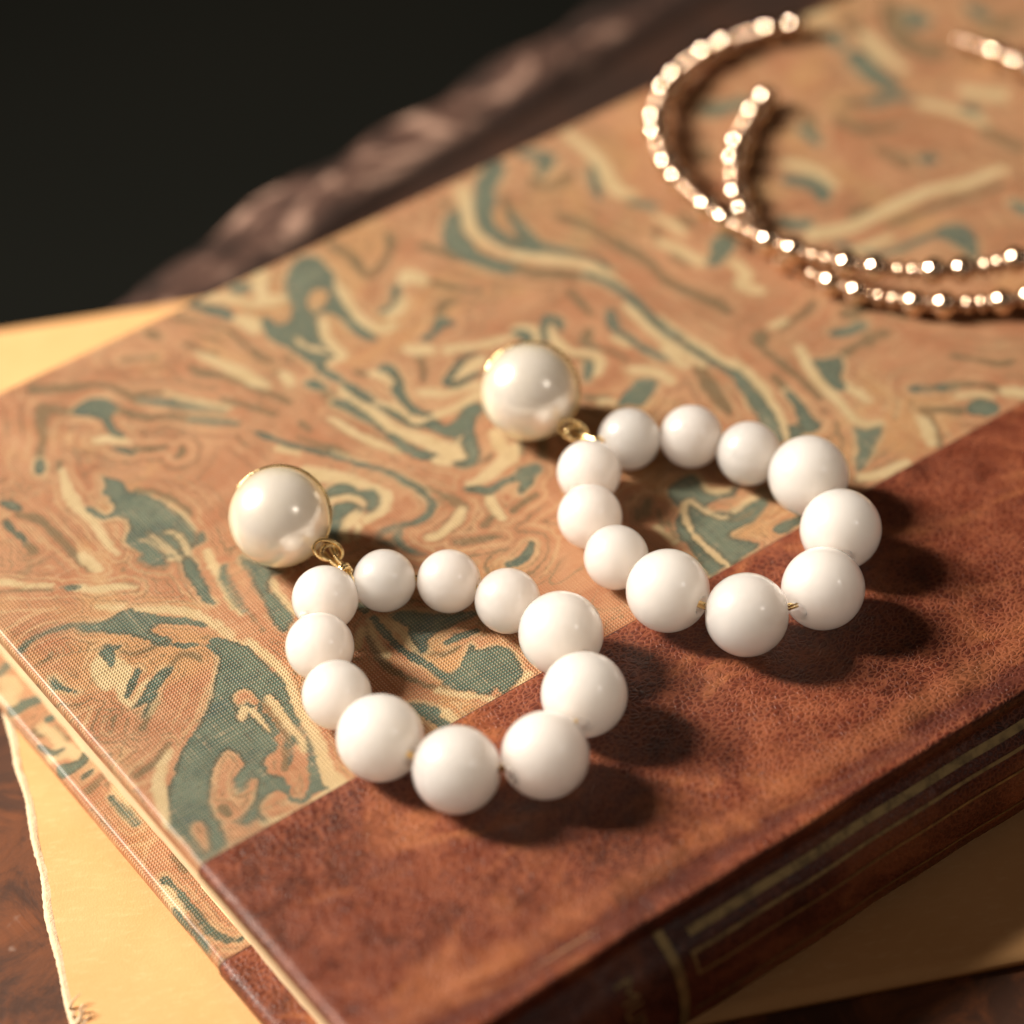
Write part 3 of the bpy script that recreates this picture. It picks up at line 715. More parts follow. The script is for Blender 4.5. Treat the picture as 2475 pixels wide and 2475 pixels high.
Cs 5.3,2.03,0.161 5.27,1.78,0.18 5.06,1.63,0.159 5.19,1.42,0.159
Gs 3.5,4.59,0.082 3.41,4.33,0.163 3.41,4.08,0.173 3.52,3.88,0.122 3.63,3.73,0.132 3.74,3.53,0.081 3.87,3.33,0.071 3.88,3,0.06
Cs 3.11,4.07,0.121 3.33,3.78,0.111 3.56,3.5,0.131 3.7,3.22,0.151 3.76,2.96,0.13 3.78,2.7,0.09
Gs 3.57,3.07,0.13 3.68,2.85,0.13 3.72,2.57,0.149 3.73,2.29,0.149 3.71,2,0.128 3.72,1.73,0.114 3.73,1.48,0.114 3.75,1.17,0.113 3.76,0.92,0.113
Os 2.93,3.82,0.161 3.05,3.55,0.171 3.24,3.37,0.161 3.43,3.18,0.13
Cs 3.59,2.26,0.089 3.55,1.93,0.108 3.54,1.56,0.127 3.57,1.28,0.127
Cs 3.78,1.81,0.055 3.79,1.41,0.074 3.84,1.07,0.088 3.87,0.84,0.107
Gs 3.35,2.29,0.099 3.23,2.11,0.167 3.17,1.92,0.128 3.2,1.73,0.094 3.2,1.5,0.094 3.23,1.34,0.093
Cs 3.05,1.82,0.088 3.09,1.62,0.074
Os 2.87,2.15,0.118 2.7,1.99,0.156
Os 3.17,2.93,0.12 3.13,2.66,0.099 3.11,2.4,0.079
Os 4.55,0.65,0.195 4.54,0.62,0.195
Gs 2.48,1.64,0.107 2.36,1.51,0.126 2.25,1.4,0.093
Os 2.39,1.88,0.058 2.47,1.74,0.078
Cs 2.44,2.23,0.088 2.41,1.99,0.107 2.54,1.83,0.088 2.65,1.7,0.088 2.57,1.54,0.136 2.42,1.4,0.073
Os 2.8,2.11,0.137 2.68,1.98,0.137 2.77,1.77,0.058 2.88,1.55,0.058 2.88,1.36,0.039
Cs 2.84,1.17,0.126 3,1.04,0.126 3.08,0.88,0.125 3.09,0.71,0.096
Gp 2.33,0.83 2.52,0.9 2.72,0.97 2.87,0.95 2.98,0.83 2.85,0.71 2.65,0.61 2.49,0.54 2.39,0.66 2.25,0.7 2.25,0.77
Os 2,1.18,0.057 2.13,1.02,0.096 2.26,0.92,0.096
Cs 2.13,0.92,0.086 2.25,0.86,0.086
Gs 3.18,1.65,0.078 3.23,1.45,0.097 3.27,1.22,0.097 3.32,1.05,0.058
Cs 3.61,2.15,0.109 3.58,1.84,0.108 3.57,1.55,0.137 3.58,1.24,0.137 3.61,0.95,0.117 3.63,0.71,0.087
Cs 3.46,1.27,0.117 3.42,0.87,0.136 3.52,0.83,0.077
Gs 3.68,1.82,0.114 3.67,1.53,0.114 3.7,1.25,0.113 3.73,0.99,0.113 3.76,0.71,0.097 3.82,0.46,0.116 3.85,0.21,0.164 3.82,-0.08,0.201 3.75,-0.34,0.219 3.67,-0.53,0.219
Cs 3.79,1.28,0.088 3.84,0.94,0.088 3.89,0.6,0.126 3.98,0.31,0.145 3.97,-0.04,0.106 3.96,-0.19,0.105
Os 3.56,0.67,0.155 3.46,0.39,0.192 3.38,0.11,0.191 3.34,-0.12,0.143 3.3,-0.27,0.057
Gp 0.51,0.58 0.67,0.55 0.77,0.41 0.62,0.32 0.44,0.22 0.39,0.31 0.4,0.43
Os 1.07,0.78,0.113 0.93,0.59,0.113
Gp 1.79,-0.86 2.01,-0.82 2.2,-0.86 2.19,-1.01 2.13,-1.17 2.23,-1.36 2.52,-1.37 2.36,-1.46 2.13,-1.39 1.97,-1.41 1.98,-1.53 2.18,-1.68 2.41,-1.76 2.61,-1.7 2.62,-1.82 2.42,-1.92 2.23,-1.98 2.05,-1.94 1.85,-1.99 1.98,-2.19 2.05,-2.34 1.83,-2.37 1.64,-2.38 1.39,-2.38 1.23,-2.38 1.26,-2.18 1.33,-1.88 1.37,-1.61 1.48,-1.39 1.65,-1.27 1.71,-1.01
Cs 1.59,-1.48,0.104 1.74,-1.24,0.091 1.87,-1.21,0.085 1.9,-1.41,0.075 1.98,-1.66,0.075 2.17,-1.78,0.075 2.41,-1.76,0.075 2.56,-1.67,0.059
Cs 1.61,-1.45,0.091 1.53,-1.69,0.09 1.51,-1.97,0.083 1.51,-2.23,0.089 1.53,-2.39,0.07
Cs 2.16,-1.09,0.072 2.2,-1.26,0.092 2.37,-1.37,0.072
Sp 1.96,-1.46 2.15,-1.45 2.36,-1.51 2.55,-1.5 2.3,-1.62 2.09,-1.61 2,-1.55
Gs 2.42,-2.28,0.148 2.56,-2.28,0.149 2.75,-2.28,0.117
Os 2.69,-1.61,0.163 2.7,-1.77,0.147
Os 1.46,-0.87,0.098 1.29,-1.04,0.117
Os 1.25,-0.91,0.059 1.15,-1.08,0.071
Os 1.45,-1.11,0.045 1.26,-1.43,0.039
Os 1.43,-1.31,0.039 1.3,-1.66,0.045
Cs 1.27,-1.64,0.058 1.25,-1.32,0.045
Gs 3.86,0.32,0.135 3.82,0.09,0.191 3.75,-0.23,0.234 3.67,-0.53,0.255 3.57,-0.81,0.254 3.46,-1.02,0.132
Gs 3.7,-0.91,0.11 3.77,-1.04,0.165 3.64,-1.08,0.132
Gs 4.15,-0.42,0.112 4.11,-0.65,0.133 4.03,-0.85,0.166 3.95,-1.07,0.243 4.06,-1.08,0.121
Cs 3.99,0.48,0.102 3.96,0.14,0.085 3.9,-0.23,0.1 3.82,-0.54,0.1 3.71,-0.81,0.099 3.59,-1.04,0.099
Os 4.22,-0.07,0.112 4.18,-0.3,0.112
Cs 4.85,0.19,0.102 4.76,-0.04,0.124 4.64,-0.32,0.124 4.58,-0.69,0.123 4.54,-1.02,0.1 4.49,-1.31,0.099 4.54,-1.49,0.099 4.69,-1.58,0.077
Os 4.46,0.43,0.113 4.46,0.04,0.113 4.46,-0.33,0.112 4.41,-0.7,0.1
Gp 4.82,-0.12 4.96,-0.19 5.15,-0.27 5.07,-0.43 4.87,-0.62 4.83,-0.81 4.69,-0.77 4.68,-0.58 4.74,-0.36
Os 5.25,-0.27,0.125 5.48,-0.26,0.125 5.69,-0.31,0.125
Cs 4.85,-0.79,0.101 4.86,-1.01,0.123 4.86,-1.13,0.078
Gp 4.38,-1.44 4.48,-1.56 4.67,-1.63 4.48,-1.81 4.23,-1.93 4.05,-2.04 3.9,-2.07 4.04,-1.89 4.2,-1.73
Os 5.81,0.3,0.253 6,0.27,0.173
Gs 5.39,0.12,0.137 5.53,0.05,0.171 5.77,0.02,0.183
Os 5.69,-0.19,0.137 5.92,-0.29,0.16
Gs 5.49,-1.36,0.145 5.61,-1.45,0.123
Os 5.61,-1.45,0.112 5.78,-1.55,0.112
Gs 5.78,-1.55,0.145 5.9,-1.62,0.145
Os 5.92,-1.62,0.134 6.16,-1.77,0.089 6.29,-1.91,0.067 6.34,-2.13,0.067
Cs 6.39,-2.13,0.167 6.54,-2.29,0.167
Cs 5.84,-1.82,0.078 6.04,-1.9,0.078 6.18,-2.08,0.078
Gp 5.82,-2.02 5.99,-2 6.12,-2.14 6.11,-2.29 5.97,-2.36 5.81,-2.27 5.72,-2.12
Os 5.29,-1.72,0.111 5.49,-1.87,0.111 5.66,-2.02,0.133
Os 5.28,-1.75,0.089 5.24,-1.93,0.088 5.15,-2.12,0.088 5.01,-2.33,0.109
Cs 5.17,-1.84,0.11 5.08,-2.06,0.154 4.96,-2.25,0.109
Os 6.33,-1.19,0.079 6.5,-1.4,0.079 6.7,-1.67,0.124 6.86,-1.72,0.079
Os 4.62,0.68,0.194 4.49,0.56,0.171
Cs 4.85,0.74,0.103 5.05,0.73,0.087
Os 4.91,0.65,0.087 5.16,0.65,0.087 5.41,0.69,0.104 5.63,0.79,0.088
Cs 3.84,-2.19,0.119 4.07,-2.3,0.119 4.47,-2.33,0.083
Gs 2.13,-1.75,0.16 2.34,-1.74,0.161 2.55,-1.77,0.118
Cs 2.18,-1.69,0.064 2.52,-1.64,0.075
Gs 2.46,-2.31,0.128 2.65,-2.29,0.128
Gs 7.26,4.97,0.342 7.48,4.85,0.285 7.74,4.81,0.214
Os 6.47,4.24,0.224 6.53,4.15,0.224
Gs 9.24,3.67,0.228 9.55,3.54,0.214 9.71,3.41,0.143
Os 8.9,3.84,0.143 9.08,3.75,0.171
Os 8.23,3.89,0.213 8.05,3.61,0.155
Gs 9.86,5.32,0.235 9.79,5.04,0.219
Gs 9.78,4.66,0.32 9.69,4.18,0.347 9.69,3.8,0.287
Gs 11.03,4.91,0.473 11.13,4.72,0.324
Os 11.07,5.34,0.267 10.66,4.69,0.352 10.62,4.27,0.321 10.77,3.99,0.32
Gs 10.17,2.68,0.213 10.24,2.57,0.17
Gs 8.91,2.17,0.223 8.97,2.13,0.223
Gs 7.08,3,0.221 7.31,2.68,0.304 7.2,2.41,0.206
Cs 6.54,1.87,0.203 7.01,1.69,0.204 7.55,1.66,0.177 8.07,1.64,0.206 8.5,1.59,0.179 8.99,1.41,0.207 9.58,1.34,0.139
Os 7.27,1.87,0.136 7.51,1.83,0.137
Os 7.52,1.38,0.122 7.95,1.33,0.123 8.51,1.24,0.104 9.33,1.08,0.105
Gs 6.4,2.36,0.163 6.5,2.18,0.231 6.64,2.12,0.163
Gp 7.81,0.87 8.13,0.9 8.33,0.7 8.23,0.39 7.91,0.08 7.93,0.35 7.9,0.65
Gs 6.69,1.51,0.121 7.01,0.98,0.102 7.83,0.85,0.103
Cs 6.78,1.25,0.148 7.32,1.16,0.122
Gs 5.36,2.46,0.27 5.51,2.53,0.203
Cs 10.48,3.02,0.229 10.79,2.62,0.229
Os 12.17,3.89,0.265 11.88,3.95,0.206
Cs 9.92,5.78,0.177 10.21,5.72,0.148
Gs 11.98,4.55,0.208 11.96,4.23,0.236
Os 8.57,3.62,0.17 8.68,3.22,0.198 9.08,3.01,0.141
Os 8.55,2.71,0.14 8.62,2.25,0.167
Os 10.02,2.16,0.169 10.13,1.57,0.196
Gs 9.19,0.66,0.164 9.18,0.47,0.218
Cs 9.76,3.21,0.171 9.98,2.83,0.199 10.14,2.28,0.141
Cs 10.26,5.01,0.176 10.12,4.39,0.204 10.13,3.99,0.145
Os 10.3,5.43,0.177 10.19,4.89,0.176 10.08,4.42,0.145
Gs 7.99,3.77,0.169 7.96,3.43,0.14
Cs 7.31,3.28,0.167 7.47,2.95,0.194 7.49,2.53,0.138
"""
MARBLE_B = """
Gs -5.87,2.96,0.112 -5.77,3,0.093 -5.65,3.05,0.075
Gs -6.03,2.32,0.202 -5.87,2.31,0.175 -5.69,2.27,0.147
Os -6.01,1.84,0.073 -5.98,1.71,0.073
Gs -5.77,1.9,0.11 -5.72,1.94,0.073
Cs -5.9,1.84,0.11 -5.86,1.63,0.146 -5.87,1.42,0.109
Os -5.79,1.75,0.046 -5.78,1.48,0.064
Gs -6.07,1.08,0.198 -5.92,1.03,0.171 -5.78,1.06,0.126 -5.66,1.13,0.09
Cs -5.87,2.77,0.222 -5.86,2.59,0.185
Cs -6.06,1.35,0.145 -5.87,1.31,0.217 -5.81,1.16,0.108
Os -5.98,0.59,0.107 -5.87,0.63,0.09 -5.73,0.68,0.072
Gs -5.97,-1.15,0.124 -5.96,-1.31,0.082 -5.95,-1.47,0.109 -5.95,-1.64,0.095 -5.94,-1.78,0.082 -5.95,-1.96,0.108 -5.94,-2.1,0.122 -5.91,-2.22,0.108 -5.86,-2.35,0.101 -5.78,-2.41,0.081 -5.7,-2.41,0.054
Gs -6.09,1.61,0.054 -6.01,1.37,0.072 -5.88,1.35,0.054
Gs -5.95,0.8,0.047 -5.81,0.85,0.054
Gs -5.82,0.34,0.071 -5.81,0.07,0.107 -5.79,-0.19,0.088
Cs -5.69,0.44,0.107 -5.68,0.13,0.107
Cs -6.03,2.62,0.129 -6,2.43,0.147
Os -5.72,-0.88,0.055 -5.71,-1,0.055 -5.71,-1.17,0.069
Cs -6.03,-1.26,0.123 -6.05,-1.47,0.15 -6.06,-1.67,0.082
Gs -6.16,-1.59,0.15 -6.15,-1.79,0.095 -6.13,-1.97,0.081 -6.13,-2.15,0.094 -6.13,-2.3,0.054
"""

# ------------------------------------------------------------------ floor and table
TABLE_Z = -2.0
floor = mesh_obj("floor", [(-600, -600, -74), (600, -600, -74), (600, 600, -74), (-600, 600, -74)], [[0, 1, 2, 3]], M_FLOOR, smooth=False)
tag(floor, kind="structure")

# table frame: x runs along its far-left edge, y runs inward from that edge
T_RZ = math.atan2(0.697, 0.717)
table = empty("wooden_table", (-6.4, 6.56, -74), T_RZ)
tag(table, "dark stained wooden table with a scuffed worn edge, under the books and card", "table")
TZ = TABLE_Z + 74          # table top height over the floor in the table's own frame


def wob(x, seeds, amps):
    return sum(a * np.sin(x * f + p) for (f, p), a in zip(seeds, amps))


def table_edge():
    xs = np.arange(-32, 42.01, 0.25)
    prof = [(-0.02, -1.6), (-0.05, -0.9), (-0.02, -0.5), (0.06, -0.25), (0.2, -0.09), (0.42, -0.02), (0.8, 0.0), (1.2, -0.01), (1.55, -0.03), (1.6, -0.2)]
    V = []
    for x in xs:
        w = wob(x, ((1.1, 0.3), (2.6, 1.2), (0.5, 2.0)), (0.10, 0.07, 0.12)) + 0.10 * max(0.0, math.sin(x * 1.37 + 0.6)) ** 3
        for (y, z) in prof:
            fall = max(0.0, 1 - y / 1.3) if y < 1.5 else 0
            V.append((x, -(y + w * fall), TZ + z + 0.03 * wob(np.array(x), ((1.3, y * 2), (2.9, 1.0)), (1, .5)) * (1 if 0.1 < y < 1.3 else 0)))
    return np.array(V), grid_faces(len(xs), len(prof))


V, F = table_edge()
mesh_obj("table_edge", V, F, M_EDGE, table)
V = np.array([(x, y, z) for z in (TZ - 3.0, TZ - 0.001) for (x, y) in ((-32, -1.6), (-32, -62), (42, -62), (42, -1.6))])
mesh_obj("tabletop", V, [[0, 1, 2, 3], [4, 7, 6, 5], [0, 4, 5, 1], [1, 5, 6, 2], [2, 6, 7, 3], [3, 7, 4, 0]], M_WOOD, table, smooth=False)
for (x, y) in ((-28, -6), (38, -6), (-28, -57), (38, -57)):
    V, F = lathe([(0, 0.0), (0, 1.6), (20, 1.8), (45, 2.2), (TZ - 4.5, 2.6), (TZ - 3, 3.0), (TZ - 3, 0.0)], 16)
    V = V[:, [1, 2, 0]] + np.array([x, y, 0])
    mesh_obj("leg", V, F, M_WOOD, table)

# ------------------------------------------------------------------ buff card folder under the book
PA = math.atan2(0.196, 1.0)
card = empty("card_sheet", (-4.75, -7.76, TABLE_Z), PA)
tag(card, "buff yellow card sheet with a torn pale left edge, lying under the book", "card")
CW, CD, CT = 17.5, 13.98, 0.13


def card_mesh():
    xs = np.concatenate([[0.0], np.linspace(0.02, 2.2, 16), np.linspace(2.5, CW, 40)])
    ys = np.linspace(0, CD, 70)
    X, Y = np.meshgrid(xs, ys, indexing='ij')
    X = X + np.where(X < 0.5, 0.015 * np.sin(Y * 1.7) + 0.010 * np.sin(Y * 5.1 + 1), 0)
    X = X - 0.060 * Y * (1 - X / CW)
    free = np.clip((2.0 - X) / 2.0, 0, 1) * np.clip((5 - Y) / 5, 0, 1)
    Z = 0.13 + 0.012 * np.sin(X * 0.9 + Y * 0.5) * free + 0.05 * free ** 2
    top = np.stack([X, Y, Z], -1).reshape(-1, 3)
    bot = np.stack([X, Y, Z - 0.12], -1).reshape(-1, 3)
    n, m = len(xs), len(ys)
    F = grid_faces(n, m)
    ring = [i * m for i in range(n)] + [(n - 1) * m + j for j in range(1, m)] + [i * m + m - 1 for i in range(n - 2, -1, -1)] + [j for j in range(m - 2, 0, -1)]
    o = len(top)
    side = [[ring[q], ring[q - 1], ring[q - 1] + o, ring[q] + o] for q in range(len(ring))]
    return np.vstack([top, bot]), F.tolist() + (F[:, ::-1] + o).tolist() + side


V, F = card_mesh()
mesh_obj("card", V, F, M_PAPER, card)


def torn_edge():
    n = 420
    y = np.linspace(0.0, CD, n)
    r1 = np.interp(np.arange(n), np.arange(0, n, 3), RNG.uniform(-1, 1, len(range(0, n, 3))))
    r2 = np.interp(np.arange(n), np.arange(0, n, 9), RNG.uniform(-1, 1, len(range(0, n, 9))))
    r3 = RNG.uniform(-1, 1, n)
    base = -0.060 * y + 0.015 * np.sin(y * 1.7) + 0.010 * np.sin(y * 5.1 + 1)
    low = np.clip((5 - y) / 5, 0, 1)
    lift = 0.05 * low ** 2
    out = -0.045 - 0.010 * r2 - 0.022 * np.abs(r1) * (0.1 + low ** 2)
    prof = []
    prof.append((base + 0.05 + 0.01 * r1, 0.133 + lift))
    prof.append((base + 0.035, 0.139 + 0.004 * r2 + lift))
    prof.append((base + 0.0, 0.143 + 0.006 * r1 * low + lift))
    prof.append((base + out * 0.6, 0.15 + 0.02 * r3 * 0.4 + lift))
    prof.append((base + out + 0.006 * r3, 0.085 + lift * 0.6))
    prof.append((base + out * 0.7, 0.02 + lift * 0.4))
    prof.append((base + 0.02, 0.006 + lift * 0.4))
    V = np.stack([np.stack([p[0], y, p[1]], -1) for p in prof], 1).reshape(-1, 3)
    return V, grid_faces(n, len(prof))


V, F = torn_edge()
mesh_obj("torn_edge", V, F, M_TORN, card)
fibres = []
for i in range(9):
    y0 = 1.36 + 0.05 * i + RNG.uniform(-.03, .03)
    L_ = RNG.uniform(0.08, 0.22)
    d = np.array([RNG.uniform(0.4, 1.0), RNG.uniform(0.2, 0.9), RNG.uniform(0.3, 0.9)]); d /= np.linalg.norm(d)
    p0 = np.array([RNG.uniform(-0.02, 0.12) - 0.06 * y0, y0, 0.17])
    pts = catmull([p0, p0 + d * L_ * 0.5 + np.array([0, 0, 0.02]), p0 + d * L_ + np.array([0.02, 0, -0.01])], 4)
    fibres.append(tube(pts, np.linspace(0.022, 0.004, len(pts)), seg=6))
V, F = join(fibres)
o = mesh_obj("torn_fibres", V, F, M_TORN, card)
o["kind"] = "stuff"

# ------------------------------------------------------------------ the book
PSI = math.radians(35.44220671)
BZ = -1.85
U0, U1 = -6.12, 13.4
V0, V1 = -6.06, 5.95
book = empty("old_book", (0, 0, BZ), PSI)
tag(book, "old book half bound in brown leather with green and salmon marbled cloth sides", "book")


def parse(txt):
    out = []
    for l in txt.strip().splitlines():
        h, *pts = l.split()
        out.append((h[0], h[1], np.array([[float(q) for q in p.split(',')] for p in pts])))
    return out


def seg_field(P, path):
    """signed distance (positive inside) of points to a tapering stroke"""
    best = np.full(len(P), -9.0)
    for a, b in zip(path[:-1], path[1:]):
        d = b[:2] - a[:2]
        L2 = max(d @ d, 1e-9)
        t = np.clip(((P - a[:2]) @ d) / L2, 0, 1)
        q = a[:2] + t[:, None] * d
        w = a[2] + (b[2] - a[2]) * t
        best = np.maximum(best, 0.5 * w - np.hypot(P[:, 0] - q[:, 0], P[:, 1] - q[:, 1]))
    return best


def poly_field(P, poly):
    dmin = np.full(len(P), 9.0)
    ins = np.zeros(len(P), bool)
    n = len(poly)
    for i in range(n):
        a, b = poly[i], poly[(i + 1) % n]
        d = b - a
        L2 = max(d @ d, 1e-9)
        t = np.clip(((P - a) @ d) / L2, 0, 1)
        q = a + t[:, None] * d
        dmin = np.minimum(dmin, np.hypot(P[:, 0] - q[:, 0], P[:, 1] - q[:, 1]))
        c = ((a[1] > P[:, 1]) != (b[1] > P[:, 1]))
        with np.errstate(divide='ignore', invalid='ignore'):
            xi = (b[0] - a[0]) * (P[:, 1] - a[1]) / (b[1] - a[1] if b[1] != a[1] else 1e-9) + a[0]
        ins ^= c & (P[:, 0] < xi)
    return np.where(ins, dmin, -dmin)


def marbling(P, marks):
    """how the veins of colour lie on the cloth: one signed distance per colour"""
    f = {k: np.full(len(P), -0.6) for k in "GCO"}
    for col, ty, pts in marks:
        lo, hi = pts[:, :2].min(0) - 0.6, pts[:, :2].max(0) + 0.6
        sel = np.where((P[:, 0] > lo[0]) & (P[:, 0] < hi[0]) & (P[:, 1] > lo[1]) & (P[:, 1] < hi[1]))[0]
        if not len(sel):
            continue
        if ty == 's':
            v = seg_field(P[sel], catmull(pts, 4))
        else:
            v = poly_field(P[sel], catmull(pts, 3, True))
        if col == 'S':
            for k in "GCO":
                f[k][sel] = np.minimum(f[k][sel], -v)
        else:
            f[col][sel] = np.maximum(f[col][sel], v)
            if col == 'C':
                f['G'][sel] = np.minimum(f['G'][sel], -v)
            if col == 'O':
                f['G'][sel] = np.minimum(f['G'][sel], -v - 0.01)
    return dict(green=np.clip(f['G'], -.6, .6), cream=np.clip(f['C'], -.6, .6), olive=np.clip(f['O'], -.6, .6))


def edge_profile(lo, hi, r, t, step, under=0.5, fine=None, fine_end=None):
    """positions across a board: (coordinate, z below the top face, unrolled coordinate)"""
    out = [(lo + under, -t, lo - t - under)]
    for k in range(5):
        a = math.pi / 2 * k / 4
        out.append((lo + r - r * math.sin(a), -t + r - r * math.cos(a), lo - t + r * a))
    for k in range(7):
        a = math.pi / 2 * k / 6
        out.append((lo + r - r * math.cos(a), -r + r * math.sin(a), lo + r * (a - math.pi / 2 + 1) - 0.0))
    inner = np.arange(lo + r + step, (fine_end if fine_end else hi - r), step)
    out += [(x, 0.0, x) for x in inner]
    if fine_end:
        out += [(x, 0.0, x) for x in np.linspace(fine_end, hi - r, 8)[:-1]]
    for k in range(7):
        a = math.pi / 2 * k / 6
        out.append((hi - r + r * math.sin(a), -r + r * math.cos(a), hi - r + r * a))
    out.append((hi, -t + r, hi + t - r)); out.append((hi - r, -t, hi + t)); out.append((hi - under, -t, hi + t + under))
    return out


def board(name, ub, vb, ztop, t, mat, marks=None, step=0.04, fine_end=None, r=0.085):
    pu = edge_profile(ub[0], ub[1], r, t, step, fine_end=fine_end)
    pv = edge_profile(vb[0], vb[1], r, t, step)
    U = np.array(pu); W = np.array(pv)
    n, m = len(U), len(W)
    X = np.repeat(U[:, 0], m); Y = np.tile(W[:, 0], n)
    Z = np.minimum(np.repeat(U[:, 1], m), np.tile(W[:, 1], n))
    PX = np.repeat(U[:, 2], m); PY = np.tile(W[:, 2], n)
    # old boards are never quite flat
    Zw = 0.008 * np.sin(X * 0.8 + Y * 0.35) + 0.006 * np.sin(Y * 1.1 - X * 0.3)
    V = np.stack([X, Y, Z + ztop - BZ + Zw * 0.5], -1)
    at = marbling(np.stack([PX, PY], -1), marks) if marks else None
    F = grid_faces(n, m)
    # underside
    cs = [(ub[0] + .5, vb[0] + .5), (ub[1] - .5, vb[0] + .5), (ub[1] - .5, vb[1] - .5), (ub[0] + .5, vb[1] - .5)]
    o = len(V)
    V = np.vstack([V, [(x, y, ztop - t - BZ) for x, y in cs]])
    if at:
        at = {k: np.concatenate([v, [-.6] * 4]) for k, v in at.items()}
    return mesh_obj(name, V, F.tolist() + [[o + 3, o + 2, o + 1, o]], mat, book, attrs=at)


MARKS = parse(MARBLE)
MARKSB = parse(MARBLE_B)
board("front_cover", (U0, U1), (V0 + 0.04, V1), 0.0, 0.25, M_MARBLE, MARKS, 0.04)
board("back_cover", (U0, U1), (V0 + 0.04, V1), -1.6, 0.25, M_MARBLE, MARKSB, 0.04, fine_end=-5.2, r=0.10)

# page block, slightly waved, set in from the boards
PB = dict(u0=-5.69, u1=12.95, v0=-5.95, v1=5.55, z0=-1.60, z1=-0.25)
us = np.linspace(PB['u0'], PB['u1'], 60); zs = np.linspace(PB['z0'], PB['z1'], 12); vs = np.linspace(PB['v0'], PB['v1'], 80)
parts = []
Zg, Vg = np.meshgrid(zs, vs, indexing='ij')
for uu, s in ((PB['u0'], -1), (PB['u1'], 1)):
    w = s * (0.012 * np.sin(Vg * 1.3) + 0.008 * RNG.uniform(-1, 1, Zg.shape))
    parts.append((np.stack([uu + w, Vg, Zg - BZ], -1).reshape(-1, 3), grid_faces(12, 80)))
Zg, Ug = np.meshgrid(zs, us, indexing='ij')
for vv in (PB['v0'], PB['v1']):
    parts.append((np.stack([Ug, np.full_like(Ug, vv), Zg - BZ], -1).reshape(-1, 3), grid_faces(12, 60)))
for zz in (PB['z0'] + 0.004, PB['z1'] - 0.004):
    parts.append((np.array([(PB['u0'], PB['v0'], zz - BZ), (PB['u1'], PB['v0'], zz - BZ), (PB['u1'], PB['v1'], zz - BZ), (PB['u0'], PB['v1'], zz - BZ)]), [[0, 1, 2, 3]]))
V, F = join(parts)
mesh_obj("page_block", V, F, M_PAGES, book)

# leather: quarter panel on the front board, joint, rounded spine, panel on the back board
SP = catmull([(-5.98, 0.018), (-6.055, 0.010), (-6.09, -0.07), (-6.06, -0.22), (-5.985, -0.30), (-6.01, -0.365), (-6.09, -0.42), (-6.22, -0.50), (-6.34, -0.60),
              (-6.43, -0.75), (-6.49, -0.95), (-6.52, -1.2), (-6.51, -1.45), (-6.46, -1.62), (-6.34, -1.78), (-6.18, -1.845)], 3)
SP_S = np.concatenate([[0], np.cumsum(np.hypot(*np.diff(SP, axis=0).T))])


def spine_at(z):
    """point and outward normal on the outer spine where it reaches height z"""
    i = 15 + int(np.argmin(np.abs(SP[15:, 1] - z)))
    t = SP[min(i + 1, len(SP) - 1)] - SP[i - 1]
    n = np.array([t[1], -t[0]]); n /= np.linalg.norm(n)
    if n[0] > 0:
        n = -n
    return SP[i], n


def leather_sheet():
    top = [(v, 0.018 + (0.009 * math.exp(-((v + 5.52) / 0.13) ** 2) - 0.012 * math.exp(-((v + 5.80) / 0.12) ** 2))) for v in np.arange(-2.44, -5.94, -0.035)]
    # skived front edge: drops on to the cloth
    prof = np.array([(-2.40, 0.001), (-2.407, 0.013)] + top + SP.tolist() + [(-6.0, -1.853), (-5.5, -1.853)])
    r = 0.10
    us = [(U0 + 0.06, -0.265), (U0 - 0.012, -0.20), (U0 - 0.014, -0.10)] + [(U0 + r - (r + 0.014) * math.cos(a), -r + r * math.sin(a)) for a in np.linspace(0, math.pi / 2, 7)]
    us += [(u, 0.0) for u in np.arange(U0 + r + 0.06, U1 - 0.1, 0.11)]
    us += [(U1 + 0.01, -0.03), (U1 + 0.014, -0.26)]
    n, m = len(us), len(prof)
    V = np.zeros((n, m, 3))
    for i, (u, dz) in enumerate(us):
        V[i, :, 0] = u
        V[i, :, 1] = prof[:, 0]
        flat = prof[:, 0] > -6.03
        z = prof[:, 1].copy()
        onboard = (np.arange(m) < len(top) + 4)
        z[onboard] += dz
        V[i, :, 2] = z - BZ
        # soft handling marks on the spine
        V[i, :, 1] += np.where(onboard, 0, 0.010 * math.sin(u * 1.7) + 0.006 * math.sin(u * 4.1))
    return V.reshape(-1, 3), grid_faces(n, m)


V, F = leather_sheet()
mesh_obj("leather_spine", V, F, M_LEATHER, book)


def turn_in():
    """leather wrapped over the tail edge of the back board and on to its inner face"""
    vs = np.concatenate([[-2.563, -2.566], np.arange(-2.60, -6.02, -0.08)])
    r = 0.115
    us = [(-5.2, 0.016)] + [(u, 0.016) for u in np.arange(-5.5, U0 + 0.12, -0.04)]
    us += [(U0 + r - 0.016 - r * math.sin(a), 0.016 - r + r * math.cos(a)) for a in np.linspace(0, math.pi / 2, 8)]
    us += [(U0 - 0.016, -0.15), (U0 + 0.0, -0.24)]
    V = np.zeros((len(us), len(vs), 3))
    for i, (u, z) in enumerate(us):
        V[i, :, 0] = u; V[i, :, 1] = vs
        V[i, :, 2] = -1.6 + z - BZ
        V[i, 0, 2] -= 0.014
    return V.reshape(-1, 3), grid_faces(len(us), len(vs))


V, F = turn_in()
mesh_obj("leather_turn_in", V, F, M_LEATHER, book)


